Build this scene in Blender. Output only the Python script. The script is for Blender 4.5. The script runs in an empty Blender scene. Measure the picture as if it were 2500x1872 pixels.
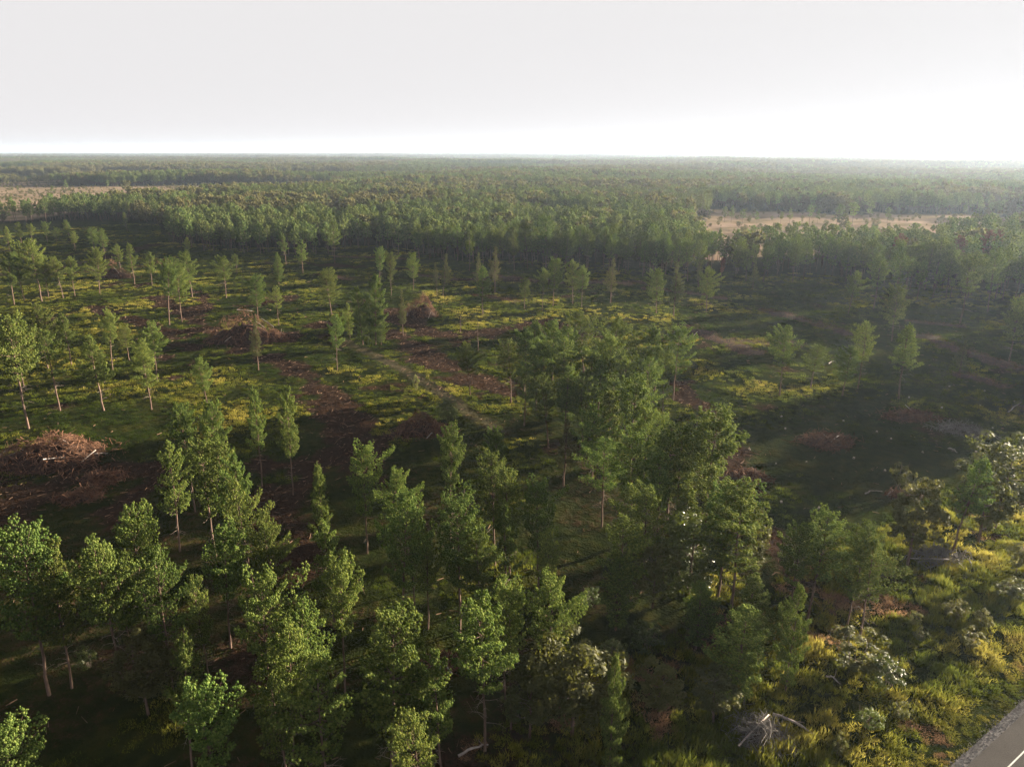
import bpy, math, random
import numpy as np

scene = bpy.context.scene
COL = scene.collection
PI = math.pi
R = math.radians

# ------------------------------------------------------------------ camera
CAM_H = 50.0
PITCH = R(17.44)
FPX = 1808.0                      # focal length in pixels of a 2500 px wide frame
cd = bpy.data.cameras.new('camera')
cd.sensor_width = 36.0
cd.lens = 36.0 * FPX / 2500.0
cd.clip_start = 1.0
cd.clip_end = 120000.0
cam = bpy.data.objects.new('camera', cd)
cam.location = (0, 0, CAM_H)
cam.rotation_euler = (PI / 2 - PITCH, 0, 0)
COL.objects.link(cam)
scene.camera = cam

# ------------------------------------------------------------------ sky, sun, exposure
SUN_AZ = R(61.0)                  # to the right of the view direction (+Y)
SUN_EL = R(8.4)
world = bpy.data.worlds.new('World')
scene.world = world
world.use_nodes = True
wn, wl = world.node_tree.nodes, world.node_tree.links
wn.clear()
sky = wn.new('ShaderNodeTexSky')
sky.sky_type = 'NISHITA'
sky.sun_disc = False
sky.sun_elevation = SUN_EL
sky.sun_rotation = SUN_AZ
sky.altitude = 200
sky.air_density = 1.0
sky.dust_density = 0.2
sky.ozone_density = 1.0
hs = wn.new('ShaderNodeHueSaturation')
hs.inputs['Saturation'].default_value = 0.10
bgn = wn.new('ShaderNodeBackground')
bgn.inputs['Strength'].default_value = 0.05
wo = wn.new('ShaderNodeOutputWorld')
wl.new(sky.outputs['Color'], hs.inputs['Color'])
# thick hazy air: the sky never gets brighter than this creamy white
cl = wn.new('ShaderNodeVectorMath'); cl.operation = 'MINIMUM'
SKY_STRENGTH = 0.05
SKY_TOP = 0.83 / (2 ** 2.9 * SKY_STRENGTH)
cl.inputs[1].default_value = (SKY_TOP, SKY_TOP * 0.978, SKY_TOP * 0.985)
pk = wn.new('ShaderNodeVectorMath'); pk.operation = 'MULTIPLY'; pk.inputs[1].default_value = (1.02, 0.985, 1.015)
wl.new(hs.outputs['Color'], pk.inputs[0])
wl.new(pk.outputs[0], cl.inputs[0])
wl.new(cl.outputs[0], bgn.inputs['Color'])
wl.new(bgn.outputs['Background'], wo.inputs['Surface'])

sd = bpy.data.lights.new('sun', 'SUN')
sd.energy = 5.0
sd.angle = R(0.6)
sd.color = (1.0, 0.85, 0.65)
sun = bpy.data.objects.new('sun', sd)
sdir = np.array([math.sin(SUN_AZ) * math.cos(SUN_EL), math.cos(SUN_AZ) * math.cos(SUN_EL), math.sin(SUN_EL)])
sun.rotation_euler = (PI / 2 - SUN_EL, 0, PI - SUN_AZ)
sun.location = (200, 150, 200)
COL.objects.link(sun)

scene.view_settings.view_transform = 'Standard'
scene.view_settings.look = 'None'
scene.view_settings.exposure = 2.9
scene.view_settings.gamma = 1.0
scene.view_settings.use_curve_mapping = False
scene.render.engine = 'CYCLES'
cy = scene.cycles
cy.use_denoising = True
cy.max_bounces = 6
cy.diffuse_bounces = 3
cy.glossy_bounces = 2
cy.transmission_bounces = 4
cy.volume_bounces = 0
cy.transparent_max_bounces = 4
cy.sample_clamp_indirect = 4.0

HAZE_DENSITY = 6.0e-5
HAZE_G = 0.45

# ------------------------------------------------------------------ helpers
rng = np.random.default_rng(7)
random.seed(7)


def ray(x, y):
    u = (x - 1250.0) / FPX
    v = -(y - 936.0) / FPX
    return u, math.cos(PITCH) + v * math.sin(PITCH), -math.sin(PITCH) + v * math.cos(PITCH)


def gp(x, y):
    """ground point seen at a pixel of the 2500 px wide photograph"""
    a, b, c = ray(x, y)
    t = -CAM_H / c
    return a * t, b * t


def g22(x, y):
    return gp(x * 2500 / 2212.0, y * 2500 / 2212.0)


def hash2(ix, iy, s):
    h = (ix.astype(np.int64) * 374761393 + iy.astype(np.int64) * 668265263 + s * 974711) & 0xFFFFFFFF
    h = ((h ^ (h >> 13)) * 1274126177) & 0xFFFFFFFF
    return ((h ^ (h >> 16)) & 0xFFFFFF) / float(0xFFFFFF)


def vnoise(x, y, s=0):
    x = np.asarray(x, float); y = np.asarray(y, float)
    ix = np.floor(x).astype(np.int64); iy = np.floor(y).astype(np.int64)
    fx = x - ix; fy = y - iy
    fx = fx * fx * (3 - 2 * fx); fy = fy * fy * (3 - 2 * fy)
    a = hash2(ix, iy, s); b = hash2(ix + 1, iy, s); c = hash2(ix, iy + 1, s); d = hash2(ix + 1, iy + 1, s)
    return (a * (1 - fx) + b * fx) * (1 - fy) + (c * (1 - fx) + d * fx) * fy


def fbm(x, y, s=0, o=4):
    t = 0; a = 0.5; n = 0
    for k in range(o):
        t = t + a * vnoise(np.asarray(x) * 2 ** k, np.asarray(y) * 2 ** k, s + k * 17); n += a; a *= 0.5
    return t / n


def seg_dist(x, y, pts):
    """distance to a polyline and the parameter along it"""
    best = np.full(np.shape(x), 1e9)
    for (ax, ay), (bx, by) in zip(pts[:-1], pts[1:]):
        dx, dy = bx - ax, by - ay
        t = np.clip(((x - ax) * dx + (y - ay) * dy) / (dx * dx + dy * dy + 1e-9), 0, 1)
        best = np.minimum(best, np.hypot(x - ax - t * dx, y - ay - t * dy))
    return best


def sstep(a, b, x):
    t = np.clip((x - a) / (b - a), 0, 1)
    return t * t * (3 - 2 * t)


# the road: its left edge as seen in the photograph
RE0 = np.array(gp(2360, 1872)); RE1 = np.array(gp(2500, 1742))
RD = (RE1 - RE0) / np.linalg.norm(RE1 - RE0)          # along the road
RN = np.array([RD[1], -RD[0]])                        # away from the camera's clearing (to the right of it)


def road_off(x, y):
    return (x - RE0[0]) * RN[0] + (y - RE0[1]) * RN[1]


HILL = (7000 * math.sin(R(22.4)), 7000 * math.cos(R(22.4)))


def hz(x, y):
    x = np.asarray(x, float); y = np.asarray(y, float)
    d = np.hypot(x, y)
    near = (fbm(x / 9.0, y / 9.0, 3, 3) - 0.5) * 0.9 + (fbm(x / 45.0, y / 45.0, 5, 2) - 0.5) * 2.0 + (fbm(x / 2.7, y / 2.7, 8, 2) - 0.5) * 0.45 * (1 - sstep(300, 500, d))
    ro = road_off(x, y)
    flat = sstep(-1.5, -9.0, ro)
    near = near * flat * (1 - sstep(900, 2000, d)) - 0.25 * np.exp(-((ro + 5.0) / 2.2) ** 2)
    far = (fbm(x / 900.0, y / 700.0, 11, 3) - 0.45) * 22 * sstep(900, 3500, d) * (1 - sstep(9000, 16000, d))
    hill = 62 * np.exp(-(((x - HILL[0]) / 190) ** 2 + ((y - HILL[1]) / 500) ** 2))
    return near + far + hill


def zz(x, y):
    return float(hz(np.array([x]), np.array([y]))[0])


# ------------------------------------------------------------------ materials
def newmat(name):
    m = bpy.data.materials.new(name); m.use_nodes = True
    m.node_tree.nodes.clear()
    return m, m.node_tree.nodes, m.node_tree.links


def ramp(N, stops):
    n = N.new('ShaderNodeValToRGB')
    e = n.color_ramp.elements
    while len(e) > 1: e.remove(e[-1])
    e[0].position = stops[0][0]; e[0].color = (*stops[0][1], 1)
    for p, c in stops[1:]:
        k = e.new(p); k.color = (*c, 1)
    return n


def foliage_mat(name, dark, mid, light, transl=0.35, rough=0.55, spec=0.3, tcol=None, vary=0.25):
    m, N, L = newmat(name)
    at = N.new('ShaderNodeAttribute'); at.attribute_name = 'tv'
    rp = ramp(N, [(0.0, dark), (0.55, mid), (1.0, light)])
    L.new(at.outputs['Fac'], rp.inputs['Fac'])
    oi = N.new('ShaderNodeObjectInfo')
    it = N.new('ShaderNodeAttribute'); it.attribute_type = 'INSTANCER'; it.attribute_name = 'tint'
    ad = N.new('ShaderNodeMath'); ad.operation = 'MULTIPLY_ADD'
    L.new(oi.outputs['Random'], ad.inputs[0]); ad.inputs[1].default_value = 2 * vary; ad.inputs[2].default_value = 1 - vary
    hsv = N.new('ShaderNodeHueSaturation')
    L.new(ad.outputs[0], hsv.inputs['Value'])
    hu = N.new('ShaderNodeMath'); hu.operation = 'MULTIPLY_ADD'
    # a second hash of the random value shifts the hue a little
    fr = N.new('ShaderNodeMath'); fr.operation = 'FRACT'
    mu = N.new('ShaderNodeMath'); mu.operation = 'MULTIPLY'; mu.inputs[1].default_value = 17.3
    L.new(oi.outputs['Random'], mu.inputs[0]); L.new(mu.outputs[0], fr.inputs[0])
    L.new(fr.outputs[0], hu.inputs[0]); hu.inputs[1].default_value = 0.04; hu.inputs[2].default_value = 0.466
    L.new(hu.outputs[0], hsv.inputs['Hue'])
    L.new(rp.outputs['Color'], hsv.inputs['Color'])
    mx = N.new('ShaderNodeMix'); mx.data_type = 'RGBA'
    L.new(it.outputs['Fac'], mx.inputs['Factor'])
    L.new(hsv.outputs['Color'], mx.inputs['A']); mx.inputs['B'].default_value = (0.115, 0.105, 0.050, 1)
    col = mx.outputs['Result']
    p = N.new('ShaderNodeBsdfPrincipled')
    p.inputs['Roughness'].default_value = rough
    p.inputs['Specular IOR Level'].default_value = spec
    L.new(col, p.inputs['Base Color'])
    tr = N.new('ShaderNodeBsdfTranslucent')
    if tcol:
        m2 = N.new('ShaderNodeMix'); m2.data_type = 'RGBA'; m2.blend_type = 'MULTIPLY'
        m2.inputs['Factor'].default_value = 1.0
        L.new(col, m2.inputs['A']); m2.inputs['B'].default_value = (*tcol, 1)
        L.new(m2.outputs['Result'], tr.inputs['Color'])
    else:
        L.new(col, tr.inputs['Color'])
    ms = N.new('ShaderNodeMixShader'); ms.inputs['Fac'].default_value = transl
    L.new(p.outputs[0], ms.inputs[1]); L.new(tr.outputs[0], ms.inputs[2])
    o = N.new('ShaderNodeOutputMaterial')
    L.new(ms.outputs[0], o.inputs['Surface'])
    return m


def rough_mat(name, c1, c2, scale=6.0, rough=0.9, zscale=1.0, bump=0.3):
    m, N, L = newmat(name)
    tc = N.new('ShaderNodeTexCoord')
    mp = N.new('ShaderNodeMapping'); mp.inputs['Scale'].default_value = (1, 1, zscale)
    L.new(tc.outputs['Object'], mp.inputs['Vector'])
    nz = N.new('ShaderNodeTexNoise'); nz.inputs['Scale'].default_value = scale; nz.inputs['Detail'].default_value = 6
    L.new(mp.outputs[0], nz.inputs['Vector'])
    rp = ramp(N, [(0.3, c1), (0.7, c2)])
    L.new(nz.outputs['Fac'], rp.inputs['Fac'])
    p = N.new('ShaderNodeBsdfPrincipled'); p.inputs['Roughness'].default_value = rough
    p.inputs['Specular IOR Level'].default_value = 0.05
    L.new(rp.outputs['Color'], p.inputs['Base Color'])
    b = N.new('ShaderNodeBump'); b.inputs['Strength'].default_value = bump; b.inputs['Distance'].default_value = 0.054
    L.new(nz.outputs['Fac'], b.inputs['Height']); L.new(b.outputs[0], p.inputs['Normal'])
    o = N.new('ShaderNodeOutputMaterial'); L.new(p.outputs[0], o.inputs['Surface'])
    return m


M = {}
M['needle'] = foliage_mat('pine_needles', (0.050, 0.086, 0.022), (0.096, 0.142, 0.034), (0.172, 0.212, 0.058), 0.46, 0.75, 0.08, (1.2, 1.3, 0.65))
M['needle_far'] = foliage_mat('brightened_far_needles', (0.062, 0.100, 0.036), (0.108, 0.155, 0.056), (0.170, 0.210, 0.085), 0.56, 0.8, 0.05, (1.3, 1.3, 0.75))  # needle colour lightened so the far crowns look more sunlit
M['needle_pale'] = foliage_mat('pale_needles', (0.0629, 0.0777, 0.0296), (0.0888, 0.1036, 0.0407), (0.1147, 0.1258, 0.0555), 0.42, 0.75, 0.08, (1.3, 1.2, 0.7))
M['needle_dead'] = foliage_mat('dead_needles', (0.07, 0.035, 0.018), (0.125, 0.062, 0.030), (0.19, 0.105, 0.055), 0.3, 0.8, 0.05)
M['leaf'] = foliage_mat('oak_leaves', (0.0469, 0.0579, 0.0188), (0.0766, 0.0876, 0.0297), (0.1133, 0.1172, 0.0508), 0.45, 0.65, 0.2, (1.3, 1.25, 0.65))
M['leaf_far'] = foliage_mat('woodland_leaves', (0.0560, 0.0680, 0.0240), (0.0920, 0.1000, 0.0360), (0.1320, 0.1320, 0.0560), 0.35, 0.8, 0.1, (1.2, 1.2, 0.7))
M['leaf_green'] = foliage_mat('aspen_leaves', (0.0351, 0.0546, 0.0133), (0.0562, 0.0819, 0.0195), (0.0819, 0.1076, 0.0296), 0.40, 0.45, 0.35, (1.3, 1.3, 0.5))
M['bark'] = rough_mat('pine_bark', (0.0686, 0.0468, 0.0374), (0.1685, 0.1154, 0.0905), 4.0, 0.9, 0.3)
M['dead_wood'] = rough_mat('dead_wood', (0.1280, 0.1000, 0.0840), (0.2560, 0.2080, 0.1800), 6.0)
M['slash'] = rough_mat('slash_sticks', (0.0510, 0.0281, 0.0189), (0.1594, 0.0872, 0.0552), 1.2)
M['slash_grey'] = rough_mat('weathered_sticks', (0.0825, 0.0750, 0.0713), (0.1875, 0.1762, 0.1650), 1.2)
M['mound'] = rough_mat('slash_litter', (0.0158, 0.0105, 0.0079), (0.0499, 0.0289, 0.0199), 2.0, bump=1.0)
M['litter'] = rough_mat('twig_litter', (0.0525, 0.0338, 0.0240), (0.2550, 0.1650, 0.1125), 0.9)
M['cut_wood'] = rough_mat('cut_wood', (0.36, 0.30, 0.23), (0.5, 0.44, 0.35), 9.0)
M['log'] = rough_mat('log_bark', (0.1950, 0.1650, 0.1500), (0.3450, 0.3000, 0.2700), 5.0)
M['steel'] = rough_mat('painted_steel', (0.45, 0.46, 0.48), (0.5, 0.51, 0.53), 2.0, 0.5, bump=0)

# ------------------------------------------------------------------ mesh builder
ICO = None


def ico():
    global ICO
    if ICO is None:
        t = (1 + 5 ** .5) / 2
        v = np.array([(-1, t, 0), (1, t, 0), (-1, -t, 0), (1, -t, 0), (0, -1, t), (0, 1, t), (0, -1, -t), (0, 1, -t),
                      (t, 0, -1), (t, 0, 1), (-t, 0, -1), (-t, 0, 1)], float)
        v /= np.linalg.norm(v[0])
        f = np.array([(0, 11, 5), (0, 5, 1), (0, 1, 7), (0, 7, 10), (0, 10, 11), (1, 5, 9), (5, 11, 4), (11, 10, 2), (10, 7, 6),
                      (7, 1, 8), (3, 9, 4), (3, 4, 2), (3, 2, 6), (3, 6, 8), (3, 8, 9), (4, 9, 5), (2, 4, 11), (6, 2, 10),
                      (8, 6, 7), (9, 8, 1)])
        ICO = (v, f)
    return ICO


def tri_mesh(name, V, F, mat, tv=None, smooth=False):
    me = bpy.data.meshes.new(name)
    V = np.asarray(V, np.float32); F = np.asarray(F, np.int32)
    me.vertices.add(len(V)); me.vertices.foreach_set('co', V.ravel())
    me.loops.add(F.size); me.loops.foreach_set('vertex_index', F.ravel())
    me.polygons.add(len(F))
    me.polygons.foreach_set('loop_start', np.arange(0, F.size, 3, dtype=np.int32))
    me.polygons.foreach_set('loop_total', np.full(len(F), 3, np.int32))
    if smooth:
        me.polygons.foreach_set('use_smooth', np.ones(len(F), bool))
    if tv is not None:
        a = me.attributes.new('tv', 'FLOAT', 'POINT'); a.data.foreach_set('value', np.asarray(tv, np.float32))
    me.materials.append(mat)
    me.update(calc_edges=True); me.validate()
    return me


class TB:
    """collects triangles"""
    def __init__(s): s.V = []; s.F = []; s.T = []; s.n = 0

    def add(s, V, F, tv=0.5):
        V = np.asarray(V, float); s.V.append(V); s.F.append(np.asarray(F) + s.n); s.n += len(V)
        s.T.append(np.full(len(V), tv) if np.isscalar(tv) else tv)

    def tube(s, pts, rad, sides=5, cap=False, tv=0.5):
        pts = np.asarray(pts, float); n = len(pts)
        rad = np.broadcast_to(np.asarray(rad, float), (n,))
        d = np.gradient(pts, axis=0); d /= np.linalg.norm(d, axis=1)[:, None] + 1e-9
        ref = np.array([0.0, 0, 1]) if abs(d[0][2]) < 0.8 else np.array([1.0, 0, 0])
        a = np.cross(d, ref); a /= np.linalg.norm(a, axis=1)[:, None] + 1e-9
        b = np.cross(d, a)
        an = np.arange(sides) * 2 * PI / sides
        V = pts[:, None] + rad[:, None, None] * (np.cos(an)[None, :, None] * a[:, None] + np.sin(an)[None, :, None] * b[:, None])
        V = V.reshape(-1, 3)
        F = []
        for i in range(n - 1):
            for j in range(sides):
                k = (j + 1) % sides
                p, q, r_, t = i * sides + j, i * sides + k, (i + 1) * sides + k, (i + 1) * sides + j
                F += [(p, q, r_), (p, r_, t)]
        if cap:
            for i in (0, n - 1):
                for j in range(1, sides - 1):
                    F.append((i * sides, i * sides + j, i * sides + j + 1))
        s.add(V, F, tv)

    def mesh(s, name, mat, smooth=False):
        return tri_mesh(name, np.concatenate(s.V), np.concatenate(s.F), mat, np.concatenate(s.T), smooth)


def rand_rot(n, r):
    q = r.normal(size=(n, 4)); q /= np.linalg.norm(q, axis=1)[:, None]
    w, x, y, z = q.T
    return np.stack([np.stack([1 - 2 * (y * y + z * z), 2 * (x * y - z * w), 2 * (x * z + y * w)], -1),
                     np.stack([2 * (x * y + z * w), 1 - 2 * (x * x + z * z), 2 * (y * z - x * w)], -1),
                     np.stack([2 * (x * z - y * w), 2 * (y * z + x * w), 1 - 2 * (x * x + y * y)], -1)], 1)


def tuft_templates(r, k=4, spikes=30, core=0.0, wsp=0.15):
    out = []
    iv, if_ = ico()
    for _ in range(k):
        V, F, n = [], [], 0
        if core > 0:
            V = [iv * core * r.uniform(0.7, 1.25, (12, 1))]; F = [if_]; n = 12
        d = r.normal(size=(spikes, 3)); d /= np.linalg.norm(d, axis=1)[:, None]
        sd_ = np.cross(d, r.normal(size=(spikes, 3))); sd_ /= np.linalg.norm(sd_, axis=1)[:, None]
        for i in range(spikes):
            V.append(np.array([d[i] * 0.12 + sd_[i] * wsp, d[i] * 0.12 - sd_[i] * wsp, d[i] * r.uniform(0.85, 1.2)]))
            F.append(np.array([(n, n + 1, n + 2)])); n += 3
        out.append((np.concatenate(V), np.concatenate(F)))
    return out


def tufts(pos, size, r, tmpl, tv, squash=0.8):
    tb = TB()
    pos = np.asarray(pos); size = np.asarray(size)
    which = r.integers(0, len(tmpl), len(pos))
    for k, (V, F) in enumerate(tmpl):
        ix = np.where(which == k)[0]
        if not len(ix): continue
        rot = rand_rot(len(ix), r)
        W = np.einsum('nij,vj->nvi', rot, V) * size[ix][:, None, None]
        W[:, :, 2] *= squash
        W += pos[ix][:, None]
        FF = F[None] + (np.arange(len(ix)) * len(V))[:, None, None]
        tb.add(W.reshape(-1, 3), FF.reshape(-1, 3), np.repeat(tv[ix], len(V)))
    return tb


# ------------------------------------------------------------------ tree prototypes (height 15 m for pines, 10 m for broadleaves)
def make_pine(seed, H=15.0, cb=0.42, RC=3.7, shape='ovoid', dead=7, dens=1.0, tsize=0.20, needle='needle', far=False):
    r = np.random.default_rng(seed)
    bend = r.normal(0, 0.35, 2)
    tz = np.linspace(0, H, 9)
    tp = np.stack([bend[0] * (tz / H) ** 2 + r.normal(0, 0.05, 9), bend[1] * (tz / H) ** 2 + r.normal(0, 0.05, 9), tz], 1)
    tp[0, :2] = 0; tp[0, 2] = -0.4
    tr = np.interp(tz / H, [0, 0.06, 0.5, 1], [0.20, 0.16, 0.115, 0.02])
    trunk = TB(); trunk.tube(tp, tr, 6 if far else 8)
    at = lambda z: np.array([np.interp(z, tz, tp[:, 0]), np.interp(z, tz, tp[:, 1]), z])
    limbs = TB(); P = []; S = []; T = []
    zb = cb * H
    lob = r.uniform(0, 2 * PI, 3); la = r.uniform(0.08, 0.24, 3)
    z = zb
    while z < H - 0.4:
        t = (z - zb) / (H - zb)
        if shape == 'ovoid':
            pr = (0.60 + 0.40 * min(t / 0.3, 1)) if t < 0.3 else (1 - ((t - 0.3) / 0.7) ** 1.8) ** 0.75
        elif shape == 'cone':
            pr = max(0.05, (1 - t) ** 0.8) * (0.75 + 0.25 * min(t / 0.15, 1))
        elif shape == 'flat':
            pr = (0.40 + 0.60 * min(t / 0.5, 1)) if t < 0.5 else (1 - ((t - 0.5) / 0.5) ** 2.2) ** 0.7
        else:
            pr = (0.70 + 0.30 * min(t / 0.3, 1)) if t < 0.3 else (1 - ((t - 0.3) / 0.7) ** 1.4)
        nb = int(r.integers(4, 6))
        a0 = r.uniform(0, 2 * PI)
        for b in range(nb):
            if r.random() < 0.14: continue
            az = a0 + b * 2 * PI / nb + r.normal(0, 0.28)
            lf = 1 + la[0] * math.sin(az + lob[0]) + la[1] * math.sin(2 * az + lob[1] + 3 * t) + la[2] * math.sin(3 * az + lob[2] + 7 * t)
            Lb = max(0.35, RC * pr * lf * r.uniform(0.55, 1.12))
            up = R(r.uniform(-10, 12) + 42 * t * t + 6)
            n = 5; s = np.linspace(0, 1, n); c = at(z)
            h = np.stack([c[0] + math.cos(az) * Lb * s * math.cos(up), c[1] + math.sin(az) * Lb * s * math.cos(up),
                          z + Lb * s * math.sin(up) + 0.18 * Lb * s * s + r.normal(0, 0.04, n) * s], 1)
            if not far: trunk.tube(h, np.linspace(0.04, 0.009, n), 3)
            side = np.array([-math.sin(az), math.cos(az), 0]); fwd = np.array([math.cos(az), math.sin(az), 0.3])
            cnt = max(2, int(Lb * (26 if not far else 2.6) * dens))
            for i in range(cnt):
                q = 0.22 + 0.78 * ((i + r.random()) / cnt) ** 0.8
                base = np.array([np.interp(q, s, h[:, k]) for k in range(3)])
                wf = Lb * 0.36 * math.sin(PI * min(1, 0.15 + 0.75 * q)) + 0.12
                e = base + side * r.uniform(-1, 1) * wf + fwd * r.uniform(-0.1, 0.25) + np.array([0, 0, r.uniform(-0.16, 0.42) + 0.08 * Lb * q])
                P.append(e); S.append(tsize * r.uniform(0.7, 1.25) * (2.8 if far else 1)); T.append(r.random())
            P.append(h[-1] + np.array([0, 0, 0.08])); S.append(tsize * r.uniform(0.9, 1.2) * (2.7 if far else 1)); T.append(r.random())
        z += (0.74 if not far else 1.05) * r.uniform(0.8, 1.25)
    for k in range(24):
        P.append(at(H - 0.08 * k) + r.normal(0, 0.04 + 0.02 * k, 3) + np.array([0, 0, 0.1])); S.append(tsize * (0.7 + 0.015 * k) * (2 if far else 1)); T.append(r.random())
    cr = tufts(P, S, r, tuft_templates(r, 5, 17 if not far else 16, 0.55 if not far else 0.55, 0.11 if not far else 0.12), np.array(T))
    for k in range(0 if far else dead):
        z = r.uniform(max(0.15, cb - 0.28) * H, (cb + 0.05) * H)
        az = r.uniform(0, 2 * PI); Lb = r.uniform(0.6, 2.6)
        s = np.linspace(0, 1, 4); c = at(z)
        h = np.stack([c[0] + math.cos(az) * Lb * s, c[1] + math.sin(az) * Lb * s, z + r.normal(0, 0.14, 4) * s - 0.25 * Lb * s * s + 0.2 * Lb * s], 1)
        limbs.tube(h, np.linspace(0.035, 0.008, 4), 3)
        if Lb > 1.1:
            for sg in (-1, 1):
                e = h[2] + np.array([math.cos(az + 0.8 * sg), math.sin(az + 0.8 * sg), r.uniform(-.2, .3)]) * r.uniform(.3, .7)
                limbs.tube(np.array([h[2], e]), np.array([0.018, 0.006]), 3)
    return {'trunk': two_mat('trunk', trunk, M['bark'], limbs, M['dead_wood']), 'crown': cr.mesh('crown', M[needle], True)}


def two_mat(name, A, matA, B, matB):
    """one mesh: trunk plus limbs, each with its own material"""
    if not B.V: return A.mesh(name, matA, True)
    nA = sum(len(f) for f in A.F)
    C = TB(); C.add(np.concatenate(A.V), np.concatenate(A.F)); C.add(np.concatenate(B.V), np.concatenate(B.F))
    me = C.mesh(name, matA, True); me.materials.append(matB)
    mi = np.ones(len(me.polygons), np.int32); mi[:nA] = 0
    me.polygons.foreach_set('material_index', mi)
    return me


def make_broad(seed, H=10.0, RC=2.6, cb=0.2, leaf='leaf', nclump=115, nleaf=70, lsize=0.15, stems=1, far=False):
    r = np.random.default_rng(seed)
    trunk = TB(); limbs = TB(); ends = []
    for sidx in range(stems):
        off = np.zeros(3) if stems == 1 else np.array([*r.normal(0, 0.25, 2), 0])
        top = np.array([*(off[:2] * 3 + r.normal(0, RC * 0.12, 2)), H * 0.8])
        n = 7; s = np.linspace(0, 1, n)
        tp = off + (top - off) * s[:, None] + np.stack([r.normal(0, 0.08, n), r.normal(0, 0.08, n), np.zeros(n)], 1) * (s * H / 10)[:, None]
        tp[0] = off - np.array([0, 0, 0.3])
        trunk.tube(tp, np.linspace(0.17, 0.03, n) * H / 10 / (1 if stems == 1 else 1.8), 6)
        for k in range(max(5, int(16 / stems))):
            q = r.uniform(cb, 0.95); base = np.array([np.interp(q, s, tp[:, j]) for j in range(3)])
            az = r.uniform(0, 2 * PI); Lb = RC * r.uniform(0.4, 0.85)
            e = base + np.array([math.cos(az) * Lb, math.sin(az) * Lb, Lb * r.uniform(0.2, 0.9)])
            mid = (base + e) / 2 + r.normal(0, 0.12, 3)
            limbs.tube(np.array([base, mid, e]), np.array([0.05, 0.03, 0.012]) * H / 10, 3)
            ends.append(e)
    # leaf clumps fill an uneven ovoid
    C = []
    lob = r.uniform(0, 2 * PI, 4)
    while len(C) < nclump:
        d = r.normal(size=3); d /= np.linalg.norm(d)
        az = math.atan2(d[1], d[0])
        lf = 1 + 0.16 * math.sin(2 * az + lob[0] + 2 * d[2]) + 0.14 * math.sin(3 * az + lob[1] + 4 * d[2]) + 0.12 * math.sin(5 * d[2] + lob[2] + az)
        rr = r.uniform(0.35, 1) ** 0.45 * lf
        zc = (1 + cb) / 2 * H
        c = np.array([d[0] * RC * rr, d[1] * RC * rr, zc + d[2] * (1 - cb) / 2 * H * rr * 0.94])
        if c[2] < 0.4: continue
        C.append(c)
    C = np.array(C)
    if far:
        cr = tufts(C, r.uniform(0.6, 1.15, len(C)) * RC * 0.34, r, tuft_templates(r, 4, 22, 0.45), r.random(len(C)), 0.8)
        crown = cr.mesh('crown', M[leaf])
    else:
        N_ = nclump * nleaf
        ctr = np.repeat(C, nleaf, 0)
        g = r.normal(size=(N_, 3)); g /= np.linalg.norm(g, axis=1)[:, None]
        crad = np.repeat(r.uniform(0.55, 1.1, nclump) * RC * 0.24, nleaf)
        pos = ctr + g * (crad * r.uniform(0.35, 1, N_) ** 0.5)[:, None] * np.array([1, 1, 0.75])
        nrm = g * 0.7 + np.array([0, 0, 0.7]) + r.normal(0, 0.45, (N_, 3)); nrm /= np.linalg.norm(nrm, axis=1)[:, None]
        a = np.cross(nrm, r.normal(size=(N_, 3))); a /= np.linalg.norm(a, axis=1)[:, None]
        b = np.cross(nrm, a)
        sz = lsize * r.uniform(0.7, 1.25, N_)[:, None]
        V = np.stack([pos - a * sz, pos + b * sz * 0.55, pos + a * sz, pos - b * sz * 0.55], 1).reshape(-1, 3)
        q = np.arange(N_) * 4
        F = np.concatenate([np.stack([q, q + 1, q + 2], 1), np.stack([q, q + 2, q + 3], 1)])
        tv = np.repeat(np.clip(np.repeat(r.random(nclump), nleaf) * 0.6 + r.random(N_) * 0.4, 0, 1), 4)
        crown = tri_mesh('crown', V, F, M[leaf], tv)
    return {'trunk': two_mat('trunk', trunk, M['bark' if stems == 1 else 'dead_wood'], limbs if not far else TB(), M['dead_wood']), 'crown': crown}


PR = {}
PR['pine'] = [make_pine(11, cb=0.42, RC=3.6), make_pine(12, cb=0.34, RC=3.9), make_pine(13, cb=0.50, RC=3.5, shape='flat'),
              make_pine(14, cb=0.38, RC=3.5, shape='cone'), make_pine(15, cb=0.30, RC=3.9), make_pine(16, cb=0.46, RC=3.8, dead=14),
              make_pine(17, cb=0.40, RC=4.1, shape='flat', dens=0.9), make_pine(18, cb=0.36, RC=3.3, shape='slim'),
              make_pine(19, cb=0.44, RC=3.9, dens=0.75, dead=14)]
PR['slim'] = [make_pine(31, cb=0.34, RC=2.1, shape='slim', needle='needle_pale', tsize=0.19, dead=5),
              make_pine(32, cb=0.26, RC=2.3, shape='cone', needle='needle_pale', tsize=0.19, dead=4)]
PR['young'] = [make_pine(41, cb=0.05, RC=3.6, shape='cone', dead=0), make_pine(42, cb=0.08, RC=3.3, shape='ovoid', dead=0)]
PR['oak'] = [make_broad(51, RC=2.9), make_broad(52, RC=2.6, cb=0.12), make_broad(53, RC=3.3, cb=0.22, nclump=130)]
PR['aspen'] = [make_broad(54, RC=3.3, cb=0.10, leaf='leaf_green', nclump=190, nleaf=70, lsize=0.13)]
PR['shrub'] = [make_broad(61, H=3.0, RC=1.45, cb=0.06, nclump=44, nleaf=52, lsize=0.10, stems=4),
               make_broad(62, H=3.0, RC=1.7, cb=0.04, nclump=50, nleaf=52, lsize=0.10, stems=5, leaf='leaf_green')]
PR['dead'] = [make_pine(71, cb=0.38, RC=3.0, needle='needle_dead', dens=0.8)]
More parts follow.
